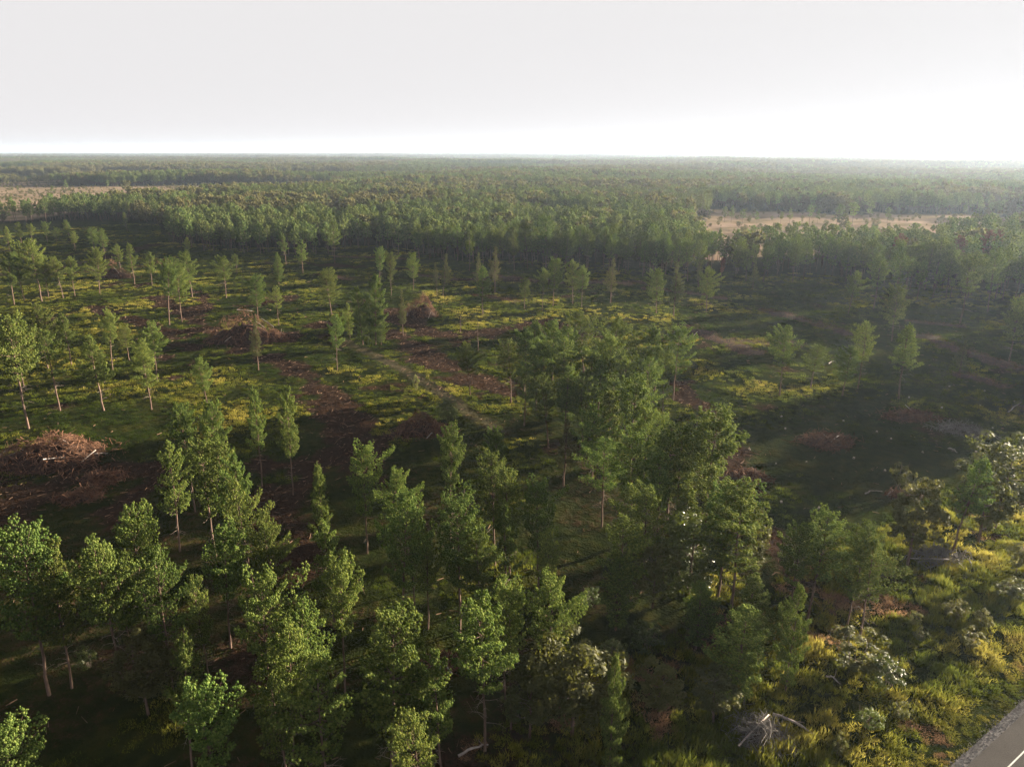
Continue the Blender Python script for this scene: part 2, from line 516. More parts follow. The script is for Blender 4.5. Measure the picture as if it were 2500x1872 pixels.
PR['far'] = [make_pine(81, cb=0.42, RC=3.3, far=True, needle='needle_far'), make_pine(82, cb=0.34, RC=3.1, far=True, needle='needle_far', shape='cone'), make_pine(83, cb=0.46, RC=3.5, far=True, needle='needle_far'), make_pine(84, cb=0.38, RC=3.0, far=True, needle='needle_far', shape='slim')]
PR['farbroad'] = [make_broad(91, RC=4.0, cb=0.12, far=True, nclump=80, leaf='leaf_far'), make_broad(92, RC=3.4, cb=0.08, far=True, nclump=80, leaf='leaf_far')]
BASE_H = {'pine': 15.0, 'slim': 15.0, 'young': 15.0, 'oak': 10.0, 'aspen': 10.0, 'shrub': 3.0, 'dead': 15.0, 'far': 15.0, 'farbroad': 10.0}
NAME = {'pine': 'pine_tree', 'slim': 'pine_tree', 'young': 'pine_tree', 'oak': 'oak_tree', 'aspen': 'aspen_tree', 'shrub': 'shrub',
        'dead': 'dead_pine_tree', 'far': 'pine_tree', 'farbroad': 'broadleaf_tree'}


def tag(o, label=None, cat=None, group=None, kind=None):
    if label: o['label'] = label
    if cat: o['category'] = cat
    if group: o['group'] = group
    if kind: o['kind'] = kind
    return o


def child(name, me, par):
    o = bpy.data.objects.new(name, me); COL.objects.link(o); o.parent = par
    return o


def empty(name, x, y, rz=0.0, z=None):
    e = bpy.data.objects.new(name, None); COL.objects.link(e)
    e.empty_display_size = 0.5
    e.location = (x, y, zz(x, y) if z is None else z); e.rotation_euler = (0, 0, rz)
    return e


USED = {}


def plant(kind, x, y, H, wide=1.0, label='', group=None, var=None):
    k = USED.get(kind, 0); USED[kind] = k + 1
    ps = PR[kind]
    p = ps[(k * 4 + 3) % len(ps) if var is None else var % len(ps)]
    e = empty(NAME[kind], x, y, random.uniform(0, 2 * PI))
    s = H / BASE_H[kind]
    w = s * wide * random.uniform(0.94, 1.06)
    e.scale = (w, w, s)
    if kind not in ('shrub',):
        e.rotation_euler = (R(random.gauss(0, 2.2)), R(random.gauss(0, 2.2)), e.rotation_euler[2])
    parts = {}
    for nm, me in p.items():
        parts[nm] = child(nm, me, e)
    cat = {'shrub': 'shrub'}.get(kind, 'tree')
    tag(e, label, cat, group)
    return e, parts


# ------------------------------------------------------------------ ground sheet
def spaced(lo, hi, step, far_lo, far_hi, gr=1.13):
    c = list(np.arange(lo, hi + 1e-6, step))
    up = []; s = step; v = c[-1]
    while v < far_hi:
        s *= gr; v += s; up.append(min(v, far_hi))
    dn = []; s = step; v = c[0]
    while v > far_lo:
        s *= gr; v -= s; dn.append(max(v, far_lo))
    return np.array(dn[::-1] + c + up)


gx = spaced(-270, 270, 1.4, -46000, 46000)
gy = spaced(36, 420, 1.4, -300, 60000)
GX, GY = np.meshgrid(gx, gy)
X = GX.ravel(); Y = GY.ravel()
Z = hz(X, Y)
D = np.hypot(X, Y); AZ = np.degrees(np.arctan2(X, Y))


def in_frame_u(x, y):
    return 1106 + 1600 * x / (y * math.cos(PITCH) + CAM_H * math.sin(PITCH) + 1e-6)


# forest front: (azimuth deg, distance m) from pixels of the 2212 px wide view
FRONT = [(-320, 487), (0, 484), (170, 478), (325, 480), (385, 538), (640, 552), (780, 540), (960, 562), (1200, 582), (1500, 600), (1700, 611),
         (1850, 615), (2000, 640), (2212, 664), (2500, 690), (2900, 720)]
fa, fd = [], []
for px_, py_ in FRONT:
    x, y = g22(px_, py_); fa.append(math.degrees(math.atan2(x, y))); fd.append(math.hypot(x, y))
fa = np.array(fa); fd = np.array(fd)


def front(az):
    return np.interp(az, fa, fd)


def field_mask(x, y):
    """open fields beyond the forest front: 1 inside"""
    d = np.hypot(x, y); az = np.degrees(np.arctan2(x, y))
    n = (fbm(x / 60.0, y / 90.0, 21, 3) - 0.5)
    edge = -25.5 + n * 8 + 5.0 * np.sin(d / 130.0)
    left = (az < edge) & (d > 690 + n * 60) & (d < 1520 + n * 300)
    tongue = (az < -13 + n * 8) & (d > 1000 + n * 60) & (d < 1260 + n * 60)
    right = (az > 14.2 + n * 3) & (az < 29.5 + n * 4) & (d > 372 + np.maximum(az - 15, 0) * 4.0 + n * 25) & (d < 690 + n * 30)
    right2 = (az >= 25) & (az < 44) & (d > 455 + np.maximum(az - 29, 0) * 14 + n * 20) & (d < 715 + n * 20)
    return (left | tongue | right | right2)


def poly22(pts): return [g22(*p) for p in pts]


SOIL = [([(330, 640), (430, 700), (560, 765), (680, 820), (730, 900), (800, 960)], 8), ([(430, 630), (440, 690), (350, 770)], 6),
        ([(840, 670), (930, 720), (1050, 720), (1150, 700), (1250, 725)], 11), ([(850, 720), (980, 800), (1080, 840)], 9),
        ([(-40, 1180), (60, 1080), (180, 1010), (330, 1040)], 7), ([(1470, 830), (1540, 900), (1590, 1010), (1600, 1060)], 6),
        ([(200, 662), (330, 700), (420, 752)], 7), ([(1650, 1150), (1700, 1250)], 4), ([(560, 1130), (680, 1010), (800, 955), (900, 930)], 8),
        ([(640, 565), (770, 578)], 7), ([(1000, 600), (1200, 610), (1420, 612)], 8), ([(100, 585), (220, 560), (330, 530)], 9),
        ([(480, 745), (600, 735), (700, 700)], 6), ([(700, 890), (780, 990), (860, 1080)], 7), ([(250, 1130), (330, 1010)], 5),
        ([(880, 1480), (1000, 1500)], 4), ([(560, 1010), (640, 1150), (640, 1250)], 5)]
SAND = [([(745, 738), (860, 790), (950, 848), (1000, 884), (1085, 932)], 1.7)]
soil = np.zeros(len(X)); sand = np.zeros(len(X))
nearm = (D < 520) & (np.abs(AZ) < 50)
xs, ys = X[nearm], Y[nearm]
wob = (fbm(xs / 6.0, ys / 6.0, 31, 3) - 0.5)
sv = np.zeros(len(xs)); sa = np.zeros(len(xs))
for pts, w in SOIL:
    w = w * 0.82
    d = seg_dist(xs, ys, poly22(pts)) + wob * w * 2.0
    sv = np.maximum(sv, 0.86 * (1 - sstep(w * 0.30, w * 0.75, d)))
sv = np.maximum(sv, 0.7 * sstep(0.66, 0.76, fbm(xs / 13.0, ys / 13.0, 41, 4)))
for pts, w in SAND:
    d = seg_dist(xs, ys, poly22(pts))
    rut = 0.38 * np.exp(-(d / 1.7) ** 2) * (0.4 + 0.9 * fbm(xs / 3.0, ys / 3.0, 33, 2))
    sa = np.maximum(sa, rut)
dn = np.hypot(xs, ys)
sv = np.maximum(sv, 0.38 * (1 - sstep(95, 150, dn)) * (1 - sstep(0.44, 0.54, fbm(xs / 11.0, ys / 11.0, 52, 3))) * sstep(-14, -20, road_off(xs, ys)))
soil[nearm] = sv; sand[nearm] = sa
dryf = field_mask(X, Y).astype(float)
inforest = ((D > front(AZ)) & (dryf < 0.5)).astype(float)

nx, ny = len(gx), len(gy)
i = np.arange(ny - 1)[:, None] * nx + np.arange(nx - 1)[None]
i = i.ravel()
F = np.concatenate([np.stack([i, i + 1, i + nx + 1], 1), np.stack([i, i + nx + 1, i + nx], 1)])
m, N, L = newmat('ground')
at = N.new('ShaderNodeAttribute'); at.attribute_name = 'masks'
sep = N.new('ShaderNodeSeparateColor'); L.new(at.outputs['Color'], sep.inputs['Color'])
geo = N.new('ShaderNodeNewGeometry')
def noise(scale, detail=5, rough=0.55):
    n = N.new('ShaderNodeTexNoise'); n.inputs['Scale'].default_value = scale; n.inputs['Detail'].default_value = detail
    n.inputs['Roughness'].default_value = rough; L.new(geo.outputs['Position'], n.inputs['Vector']); return n
n1 = noise(0.12); n2 = noise(0.7); n3 = noise(3.5, 4); n4 = noise(0.02)
grass = ramp(N, [(0.30, (0.0074, 0.0106, 0.0036)), (0.48, (0.0136, 0.0182, 0.0049)), (0.62, (0.0277, 0.0282, 0.0074)), (0.75, (0.0462, 0.0387, 0.0136))])
mixn = N.new('ShaderNodeMath'); mixn.operation = 'MULTIPLY_ADD'; mixn.inputs[1].default_value = 0.5
L.new(n2.outputs['Fac'], mixn.inputs[0])
hn = N.new('ShaderNodeMath'); hn.operation = 'MULTIPLY'; hn.inputs[1].default_value = 0.5
L.new(n1.outputs['Fac'], hn.inputs[0]); L.new(hn.outputs[0], mixn.inputs[2])
L.new(mixn.outputs[0], grass.inputs['Fac'])
soilc = ramp(N, [(0.3, (0.0087, 0.0060, 0.0047)), (0.5, (0.0228, 0.0139, 0.0092)), (0.7, (0.0527, 0.0314, 0.0195))])
mixs = N.new('ShaderNodeMath'); mixs.operation = 'MULTIPLY_ADD'; mixs.inputs[1].default_value = 0.6
L.new(n3.outputs['Fac'], mixs.inputs[0])
hs2 = N.new('ShaderNodeMath'); hs2.operation = 'MULTIPLY'; hs2.inputs[1].default_value = 0.4
L.new(n2.outputs['Fac'], hs2.inputs[0]); L.new(hs2.outputs[0], mixs.inputs[2]); L.new(mixs.outputs[0], soilc.inputs['Fac'])
fieldc = ramp(N, [(0.3, (0.0998, 0.0839, 0.0456)), (0.5, (0.1997, 0.1496, 0.0958)), (0.7, (0.2611, 0.1824, 0.1368))])
nf = noise(0.035, 6); L.new(nf.outputs['Fac'], fieldc.inputs['Fac'])
def mixc(f, a, b):
    n = N.new('ShaderNodeMix'); n.data_type = 'RGBA'; L.new(f, n.inputs['Factor']); L.new(a, n.inputs['A'])
    if isinstance(b, tuple): n.inputs['B'].default_value = (*b, 1)
    else: L.new(b, n.inputs['B'])
    return n.outputs['Result']
sadd = N.new('ShaderNodeMath'); sadd.operation = 'MULTIPLY_ADD'; sadd.inputs[1].default_value = 2.6; sadd.inputs[2].default_value = -1.3
L.new(mixs.outputs[0], sadd.inputs[0])
ssum = N.new('ShaderNodeMath'); ssum.operation = 'ADD'; L.new(sep.outputs['Red'], ssum.inputs[0]); L.new(sadd.outputs[0], ssum.inputs[1])
smr = N.new('ShaderNodeMapRange'); smr.inputs['From Min'].default_value = 0.30; smr.inputs['From Max'].default_value = 0.70; L.new(ssum.outputs[0], smr.inputs['Value'])
c = mixc(smr.outputs['Result'], grass.outputs['Color'], soilc.outputs['Color'])
c = mixc(sep.outputs['Green'], c, (0.10, 0.077, 0.056))
c = mixc(sep.outputs['Blue'], c, fieldc.outputs['Color'])
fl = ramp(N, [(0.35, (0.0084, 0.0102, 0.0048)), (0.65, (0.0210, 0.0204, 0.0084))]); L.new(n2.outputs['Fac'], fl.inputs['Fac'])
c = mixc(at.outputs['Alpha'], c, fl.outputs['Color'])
p = N.new('ShaderNodeBsdfPrincipled'); p.inputs['Roughness'].default_value = 0.95; p.inputs['Specular IOR Level'].default_value = 0.0
L.new(c, p.inputs['Base Color'])
b = N.new('ShaderNodeBump'); b.inputs['Strength'].default_value = 0.9; b.inputs['Distance'].default_value = 0.25
L.new(n3.outputs['Fac'], b.inputs['Height'])
b2 = N.new('ShaderNodeBump'); b2.inputs['Strength'].default_value = 0.7; b2.inputs['Distance'].default_value = 0.8
L.new(n2.outputs['Fac'], b2.inputs['Height']); L.new(b.outputs[0], b2.inputs['Normal'])
L.new(b2.outputs[0], p.inputs['Normal'])
o = N.new('ShaderNodeOutputMaterial'); L.new(p.outputs[0], o.inputs['Surface'])
M['ground'] = m
gme = tri_mesh('ground', np.stack([X, Y, Z], 1), F, m, smooth=True)
ca = gme.attributes.new('masks', 'FLOAT_COLOR', 'POINT')
ca.data.foreach_set('color', np.stack([soil, sand, dryf, inforest], 1).astype(np.float32).ravel())
ground = bpy.data.objects.new('ground', gme); COL.objects.link(ground); tag(ground, kind='structure')

# ------------------------------------------------------------------ road with gravel shoulder and edge line
def road_strip(name, o0, o1, z, mat, l0=-60, l1=420, n=120, zfun=None):
    s = np.linspace(l0, l1, n)
    cols = np.linspace(o0, o1, 5)
    V = []
    for o_ in cols:
        pt = RE0[None] + RD[None] * s[:, None] + RN[None] * o_
        V.append(np.stack([pt[:, 0], pt[:, 1], np.full(n, z) + (0.05 - 0.004 * (o_ - 3.5) ** 2 if zfun else 0)], 1))
    V = np.stack(V, 1).reshape(-1, 3)
    k = 5
    ii = (np.arange(n - 1)[:, None] * k + np.arange(k - 1)[None]).ravel()
    F = np.concatenate([np.stack([ii, ii + 1, ii + k + 1], 1), np.stack([ii, ii + k + 1, ii + k], 1)])
    me = tri_mesh(name, V, F[:, ::-1], mat)
    o = bpy.data.objects.new(name, me); COL.objects.link(o); return o


ma, N, L = newmat('asphalt')
geo = N.new('ShaderNodeNewGeometry')
na = noise(14, 3); nb_ = noise(0.6, 4)
ra = ramp(N, [(0.3, (0.0369, 0.0339, 0.0312)), (0.7, (0.0716, 0.0651, 0.0599))]); L.new(na.outputs['Fac'], ra.inputs['Fac'])
rb = ramp(N, [(0.3, (0.8, 0.8, 0.8)), (0.7, (1, 1, 1))]); L.new(nb_.outputs['Fac'], rb.inputs['Fac'])
mm = N.new('ShaderNodeMix'); mm.data_type = 'RGBA'; mm.blend_type = 'MULTIPLY'; mm.inputs['Factor'].default_value = 1
L.new(ra.outputs['Color'], mm.inputs['A']); L.new(rb.outputs['Color'], mm.inputs['B'])
p = N.new('ShaderNodeBsdfPrincipled'); p.inputs['Roughness'].default_value = 0.9; p.inputs['Specular IOR Level'].default_value = 0.05; L.new(mm.outputs['Result'], p.inputs['Base Color'])
bb = N.new('ShaderNodeBump'); bb.inputs['Strength'].default_value = 0.5; bb.inputs['Distance'].default_value = 0.02
L.new(na.outputs['Fac'], bb.inputs['Height']); L.new(bb.outputs[0], p.inputs['Normal'])
o = N.new('ShaderNodeOutputMaterial'); L.new(p.outputs[0], o.inputs['Surface'])
M['gravelbase'] = rough_mat('gravel_base', (0.0630, 0.0595, 0.0595), (0.1680, 0.1575, 0.1505), 5.0, bump=1.0)
M['paint'] = rough_mat('white_paint', (0.4125, 0.4050, 0.3750), (0.6000, 0.5925, 0.5700), 3.0, 0.7, bump=0.1)
tag(road_strip('gravel_shoulder', -0.8, 0.05, 0.10, M['gravelbase']), kind='structure')
tag(road_strip('road', 0.0, 7.2, 0.13, ma), kind='structure')
line = road_strip('edge_line', 2.0, 2.12, 0.137, M['paint'])
line.parent = bpy.data.objects['road']

# gravel stones on the shoulder (uncountable)
r = np.random.default_rng(5)
iv, if_ = ico()
n = 5200
s_ = r.uniform(-25, 75, n); o_ = np.clip(r.normal(-0.5, 0.32, n), -1.5, -0.05)
pt = RE0[None] + RD[None] * s_[:, None] + RN[None] * o_[:, None]
rot = rand_rot(n, r); sz = r.uniform(0.025, 0.065, n)
V = np.einsum('nij,vj->nvi', rot, iv * r.uniform(0.7, 1.2, (12, 1))) * sz[:, None, None]
V[:, :, 2] *= 0.6
V += np.stack([pt[:, 0], pt[:, 1], np.full(n, 0.125)], 1)[:, None]
FF = (if_[None] + (np.arange(n) * 12)[:, None, None]).reshape(-1, 3)
st = bpy.data.objects.new('gravel', tri_mesh('gravel', V.reshape(-1, 3), FF, M['gravelbase'])); COL.objects.link(st)
tag(st, 'loose grey gravel along the asphalt edge', 'gravel', kind='stuff')

# ------------------------------------------------------------------ hand-placed trees
CROP = {'L': (0, 300, .4071), 'C': (800, 300, .4071), 'R': (1600, 300, .4071), 'LL': (0, 900, .3165), 'M': (700, 900, .3165),
        'RM': (1300, 900, .3165), 'RR': (1800, 900, .3165), 'BL': (0, 1348, .3165), 'BM': (600, 1348, .3165), 'BC': (1200, 1348, .3165),
        'BR': (1800, 1348, .3165)}


def locate(crop, cx, cyt, base):
    x0, y0, k = CROP[crop]
    tx, ty = x0 + cx * k, y0 + cyt * k
    a, b, c = ray(tx, ty)
    if base < 40:                                # a height in metres
        H = float(base); t = (CAM_H - H) / -c
        return a * t, b * t, H
    by = y0 + base * k
    gx_, gy_ = gp(tx, by)
    t = gy_ / b
    H = CAM_H + c * t
    return a * t, gy_, min(max(H, 4.0), 21.0)


# cluster: (phrase, [(crop, x, top, base row or height, kind, width)])
CL = [
 ('in the far back row of the left clearing', 'back row of the left clearing',
  [('L', 30, 620, 790, 'pine', 1), ('L', 105, 595, 740, 'pine', 1), ('L', 175, 615, 735, 'pine', 1), ('L', 265, 605, 725, 'pine', .9), ('L', 325, 630, 720, 'pine', 1),
   ('L', 400, 590, 715, 'pine', .9), ('L', 432, 655, 770, 'pine', 1), ('L', 548, 635, 790, 'pine', 1), ('L', 605, 642, 830, 'pine', .9), ('L', 745, 530, 655, 'pine', .9)]),
 ('in the row along the lit grass strip', 'row along the lit grass strip',
  [('L', 20, 770, 1085, 'pine', .9), ('L', 95, 800, 1065, 'pine', .9), ('L', 185, 725, 1068, 'pine', 1.05), ('L', 245, 800, 1055, 'pine', .8), ('L', 335, 810, 1055, 'pine', 1.0),
   ('L', 410, 815, 1045, 'pine', .95), ('L', 555, 765, 1030, 'pine', .9)]),
 ('in the group behind the big brush pile', 'group behind the big brush pile',
  [('L', 700, 738, 905, 'pine', .9), ('L', 770, 725, 975, 'pine', .9), ('L', 885, 785, 985, 'pine', 1), ('L', 965, 850, 1215, 'pine', 1.0), ('L', 1050, 890, 1195, 'pine', 1.05),
   ('L', 1120, 785, 1050, 'pine', 1.05), ('L', 1330, 810, 1055, 'pine', 1.0), ('L', 1410, 790, 905, 'pine', 1.0), ('L', 1520, 915, 1180, 'pine', .9), ('L', 1650, 985, 1215, 'pine', .9)]),
 ('in front of the dense forest, left of centre', 'front of the dense forest left of centre',
  [('L', 1700, 650, 850, 'pine', .9), ('L', 1655, 775, 965, 'young', .85), ('L', 1800, 705, 905, 'pine', 1.1), ('L', 1110, 690, 800, 'young', .9),
   ('C', 300, 770, 1000, 'pine', 1), ('C', 370, 800, 1040, 'pine', .8), ('C', 505, 790, 1010, 'pine', .9), ('C', 650, 845, 1040, 'slim', 1.1), ('C', 685, 790, 1045, 'slim', 1.0)]),
 ('in the left-edge stand above the brush pile', 'stand at the left edge',
  [('L', 15, 1080, 1840, 'pine', .9), ('L', 60, 1180, 15, 'pine', .9), ('L', 215, 1100, 15.5, 'pine', .9), ('L', 270, 1260, 1740, 'pine', 1), ('L', 370, 1135, 1460, 'pine', 1.05), ('L', 620, 1150, 1480, 'pine', .95),
   ('L', 745, 1230, 1420, 'pine', 1.0), ('L', 890, 1205, 1555, 'pine', .95), ('L', 545, 1280, 1730, 'pine', 1.1), ('L', 845, 1310, 1715, 'pine', .9), ('L', 1215, 1410, 1730, 'pine', .95)]),
 ('beside the dark brush pile in the left middle ground', 'around the dark brush pile',
  [('L', 1515, 1155, 1480, 'slim', .9), ('L', 2000, 1165, 1480, 'pine', .85), ('L', 1970, 885, 1160, 'pine', 1.15)]),
 ('in the clump beside the round brush pile', 'bushy clump by the round brush pile',
  [('C', 190, 980, 1330, 'young', .75), ('C', 265, 910, 1330, 'young', .8), ('C', 120, 1080, 1290, 'young', .7), ('C', 310, 1120, 1330, 'young', .8), ('C', 440, 1005, 1280, 'slim', .95)]),
 ('in the scattered row across the central clearing', 'scattered row in the centre',
  [('C', 895, 780, 1010, 'slim', 1.0), ('C', 925, 850, 1150, 'pine', 1.0), ('C', 1000, 745, 1015, 'slim', 1.2), ('C', 1180, 925, 1112, 'pine', 1.1), ('C', 1290, 905, 1135, 'pine', .95),
   ('C', 1355, 840, 1105, 'pine', 1.0), ('C', 1475, 840, 1095, 'pine', .95), ('C', 1530, 880, 1115, 'pine', .95), ('C', 1705, 820, 1088, 'slim', 1.15), ('C', 1985, 890, 1150, 'pine', 1.05),
   ('C', 2095, 850, 1170, 'slim', 1.2), ('C', 1510, 695, 810, 'slim', 1.2), ('C', 1610, 630, 805, 'pine', .9)]),
 ('standing out before the dense forest edge at centre', 'edge of the dense forest at centre',
  [('C', 845, 630, 885, 'pine', .9), ('C', 1120, 620, 885, 'pine', .9), ('C', 1200, 600, 870, 'pine', 1), ('C', 1310, 570, 862, 'pine', 1.0), ('C', 25, 600, 840, 'pine', 1), ('C', 1720, 610, 830, 'pine', 1)]),
 ('in the dark clump at mid photo', 'dark clump at the middle',
  [('C', 1245, 1165, 15, 'pine', 1), ('C', 1355, 1190, 14, 'pine', 1), ('C', 1550, 1145, 16, 'pine', 1.05), ('C', 1480, 1235, 15, 'pine', 1.1), ('C', 1735, 1180, 16, 'pine', 1.15), ('C', 1930, 1190, 16, 'pine', 1.0),
   ('C', 2100, 1240, 1650, 'pine', .95), ('C', 1975, 1330, 1665, 'pine', 1.1), ('C', 1635, 1400, 13, 'pine', 1.0), ('C', 1100, 1310, 13, 'pine', 1.05), ('C', 1255, 1290, 15, 'pine', 1), ('C', 1690, 1300, 16, 'pine', 1),
   ('C', 1440, 1480, 11, 'young', 1), ('C', 1850, 1560, 12, 'pine', 1.05), ('C', 850, 1325, 1640, 'pine', .85), ('C', 1800, 1420, 14, 'pine', 1.0), ('C', 1180, 1230, 14, 'pine', 1), ('C', 1320, 1350, 14, 'pine', 1), ('C', 1420, 1300, 15, 'pine', 1), ('C', 1560, 1330, 14, 'pine', 1),
   ('C', 1760, 1380, 14, 'pine', 1), ('C', 1900, 1420, 14, 'pine', 1), ('C', 2030, 1400, 13, 'pine', .9), ('C', 1180, 1450, 12, 'pine', 1), ('C', 1330, 1560, 12, 'pine', 1), ('C', 1540, 1540, 12, 'pine', 1), ('C', 1700, 1560, 13, 'pine', 1)]),
 ('before the hazy forest at the right', 'before the hazy forest at right',
  [('R', 270, 810, 990, 'slim', 1.2), ('R', 325, 880, 1140, 'pine', 1.1), ('R', 600, 825, 990, 'slim', 1.2), ('R', 1190, 890, 1140, 'pine', 1.0), ('R', 1355, 800, 1110, 'pine', 1.1), ('R', 1480, 790, 1085, 'pine', 1.1),
   ('R', 1470, 968, 1300, 'pine', 1.05), ('R', 1610, 820, 1070, 'pine', 1.05), ('R', 1720, 690, 1000, 'pine', 1.05), ('R', 1900, 810, 1190, 'pine', 1.1), ('R', 2060, 790, 1130, 'pine', 1.0), ('R', 2195, 1060, 1430, 'pine', .9)]),
 ('in the group on the shaded right clearing', 'group on the shaded right clearing',
  [('R', 790, 1235, 1640, 'pine', 1.0), ('R', 960, 1345, 1600, 'pine', 1.2), ('R', 1160, 1355, 1640, 'pine', 1.0), ('R', 1270, 1215, 1600, 'pine', 1.05), ('R', 1535, 1200, 1655, 'pine', 1.15), ('R', 1860, 1300, 1515, 'slim', 1.25)]),
 ('in the tall clump at left foreground', 'tall clump at left foreground',
  [('LL', 1400, 360, 15, 'pine', 1.05), ('LL', 1590, 280, 15, 'pine', .9), ('LL', 1265, 590, 1430, 'pine', 1.0), ('LL', 1690, 590, 16, 'pine', 1.1), ('LL', 1560, 640, 15, 'pine', 1.1), ('LL', 1935, 130, 910, 'pine', .85),
   ('M', -30, 150, 980, 'pine', .85), ('LL', 1880, 960, 15, 'pine', 1.05), ('LL', 1660, 1250, 14, 'pine', 1.05), ('LL', 1800, 720, 15, 'pine', .95)]),
 ('in the front row at the lower left', 'front row at lower left',
  [('LL', 110, 1310, 17, 'pine', 1.15), ('LL', 330, 1420, 15, 'pine', .95), ('LL', 1000, 1085, 15, 'pine', 1.0), ('LL', 740, 1345, 16, 'pine', 1.15), ('LL', 1170, 1500, 15, 'pine', 1.0), ('LL', 900, 1480, 13, 'pine', .9),
   ('BL', 1320, 655, 14, 'pine', .95), ('BL', 1600, 1095, 13, 'pine', 1.15), ('BL', 1965, 300, 15, 'pine', 1.05), ('BL', 60, 1370, 11, 'pine', 1.1), ('BL', 1500, 180, 12, 'pine', .8), ('BL', 2150, 620, 13, 'pine', 1), ('LL', 2050, 1180, 14, 'pine', .95)]),
 ('in the middle foreground below the dark soil', 'middle foreground',
  [('M', 230, 755, 15, 'pine', .85), ('M', 570, 655, 14, 'pine', 1.0), ('M', 790, 818, 14, 'pine', 1.05), ('M', 820, 1030, 17, 'pine', 1.15), ('M', 1240, 515, 15, 'pine', 1.0), ('M', 1620, 455, 12, 'pine', 1.0),
   ('M', 1600, 680, 15, 'pine', 1.15), ('M', 1720, 800, 14, 'pine', 1.1), ('M', 1310, 1098, 15, 'pine', 1.2), ('M', 2060, 1290, 10, 'pine', .9), ('BM', 690, 138, 14, 'pine', .95), ('BM', 540, 955, 14, 'pine', 1.15),
   ('BM', 1060, 545, 16, 'pine', 1.3), ('BM', 1830, 410, 15, 'pine', 1.1), ('BM', 1320, 1328, 12, 'pine', 1.1), ('BC', 500, 218, 14, 'pine', 1.1), ('BC', 950, 830, 12, 'young', .7), ('M', 1700, 1050, 14, 'pine', 1.1), ('BM', 330, 420, 13, 'pine', 1), ('BM', 250, 1050, 11, 'pine', 1.1), ('M', 300, 1200, 13, 'pine', 1), ('M', 950, 1050, 13, 'pine', 1), ('M', 1060, 1270, 12, 'pine', 1), ('M', 1500, 1250, 13, 'pine', 1),
   ('BM', 1480, 800, 13, 'pine', 1), ('BM', 2000, 250, 13, 'pine', 1), ('BC', 150, 420, 13, 'pine', 1), ('M', 1950, 950, 13, 'pine', 1)]),
 ('in the tall mixed clump right of centre', 'tall mixed clump right of centre',
  [('RM', 620, 150, 15, 'pine', 1.1), ('RM', 790, 128, 16, 'pine', 1.15), ('RM', 900, 330, 14, 'pine', 1.0), ('RM', 1090, 428, 16, 'pine', 1.1), ('RM', 1390, 398, 17, 'pine', 1.25), ('RM', 1370, 768, 14, 'pine', 1.15),
   ('RM', 1620, 958, 15, 'pine', 1.15), ('RM', 700, 1160, 13, 'pine', 1.1), ('RM', 250, 400, 11, 'slim', 1.3), ('RM', 260, 10, 13, 'pine', 1.0), ('RM', 1500, 1000, 13, 'pine', 1.1),
   ('RM', 800, 600, 14, 'pine', 1.0), ('RM', 480, 300, 13, 'pine', 1), ('RM', 1000, 700, 13, 'pine', 1), ('RM', 1160, 600, 14, 'pine', 1), ('RM', 560, 560, 13, 'pine', 1), ('RM', 900, 950, 13, 'pine', 1), ('RM', 1180, 920, 13, 'pine', 1.05), ('BC', 1620, 250, 8, 'young', 1.0), ('BC', 980, 60, 9, 'young', 1.0), ('BC', 1950, 420, 11, 'young', 1.0), ('BR', 120, 200, 11, 'young', 1.0)]),
 ('in the stand left of the grassy road verge', 'stand left of the road verge',
  [('RR', 650, 1148, 13, 'pine', 1.4), ('RR', 960, 1258, 12, 'pine', 1.15), ('RR', 480, 1230, 12, 'pine', 1.1), ('RR', 1060, 1390, 11, 'pine', 1.2), ('RR', 1800, 685, 14, 'pine', 1.35), ('BR', 480, 250, 12, 'young', .9)]),
]
BROAD = [  # (crop, x, top, base, kind, width, label)
 ('RM', 1250, 1150, 10.5, 'aspen', 1.15, 'big rounded fresh green broadleaf tree in the tall clump right of centre'),
 ('RM', 1720, 1105, 11, 'oak', .75, 'narrow glossy pale-leaved oak on the right side of the tall clump'),
 ('RM', 960, 1330, 9, 'oak', 1.0, 'dark glossy-leaved oak low on the left side of the big green broadleaf tree'),
 ('BC', 640, 655, 10.5, 'oak', 1.15, 'large glossy pale-topped oak at the bottom edge right of centre'),
 ('BC', 300, 860, 8.0, 'oak', .9, 'smaller half-shaded oak on the left flank of the glossy bottom-edge oak'),
 ('RR', 1430, 868, 12, 'oak', .95, 'tall narrow glossy oak left of the lone pine near the right edge'),
 ('RR', 2130, 560, 13, 'oak', 1.2, 'large sunlit glossy oak at the right edge of the photo'),
 ('RR', 1980, 760, 11, 'oak', 1.0, 'sunlit oak between the lone pine and the large right-edge oak'),
 ('RR', 2200, 1360, 4.5, 'oak', 1.0, 'small glossy oak cut by the right edge above the verge'),
 ('BL', 1040, 660, 8.5, 'oak', 1.0, 'small round yellow-green broadleaf tree among the lower left pines'),
 ('M', 1235, 238, 355 + 60, 'aspen', 1.3, 'small rounded green bush tree beside the reddish brush pile'),
 ('BC', 1320, 860, 6, 'oak', 1.1, 'dim bushy oak in deep shade below the tall mixed clump'),
 ('BC', 1750, 900, 6, 'oak', 1.1, 'dim bushy oak in shade left of the pale fallen log'),
]
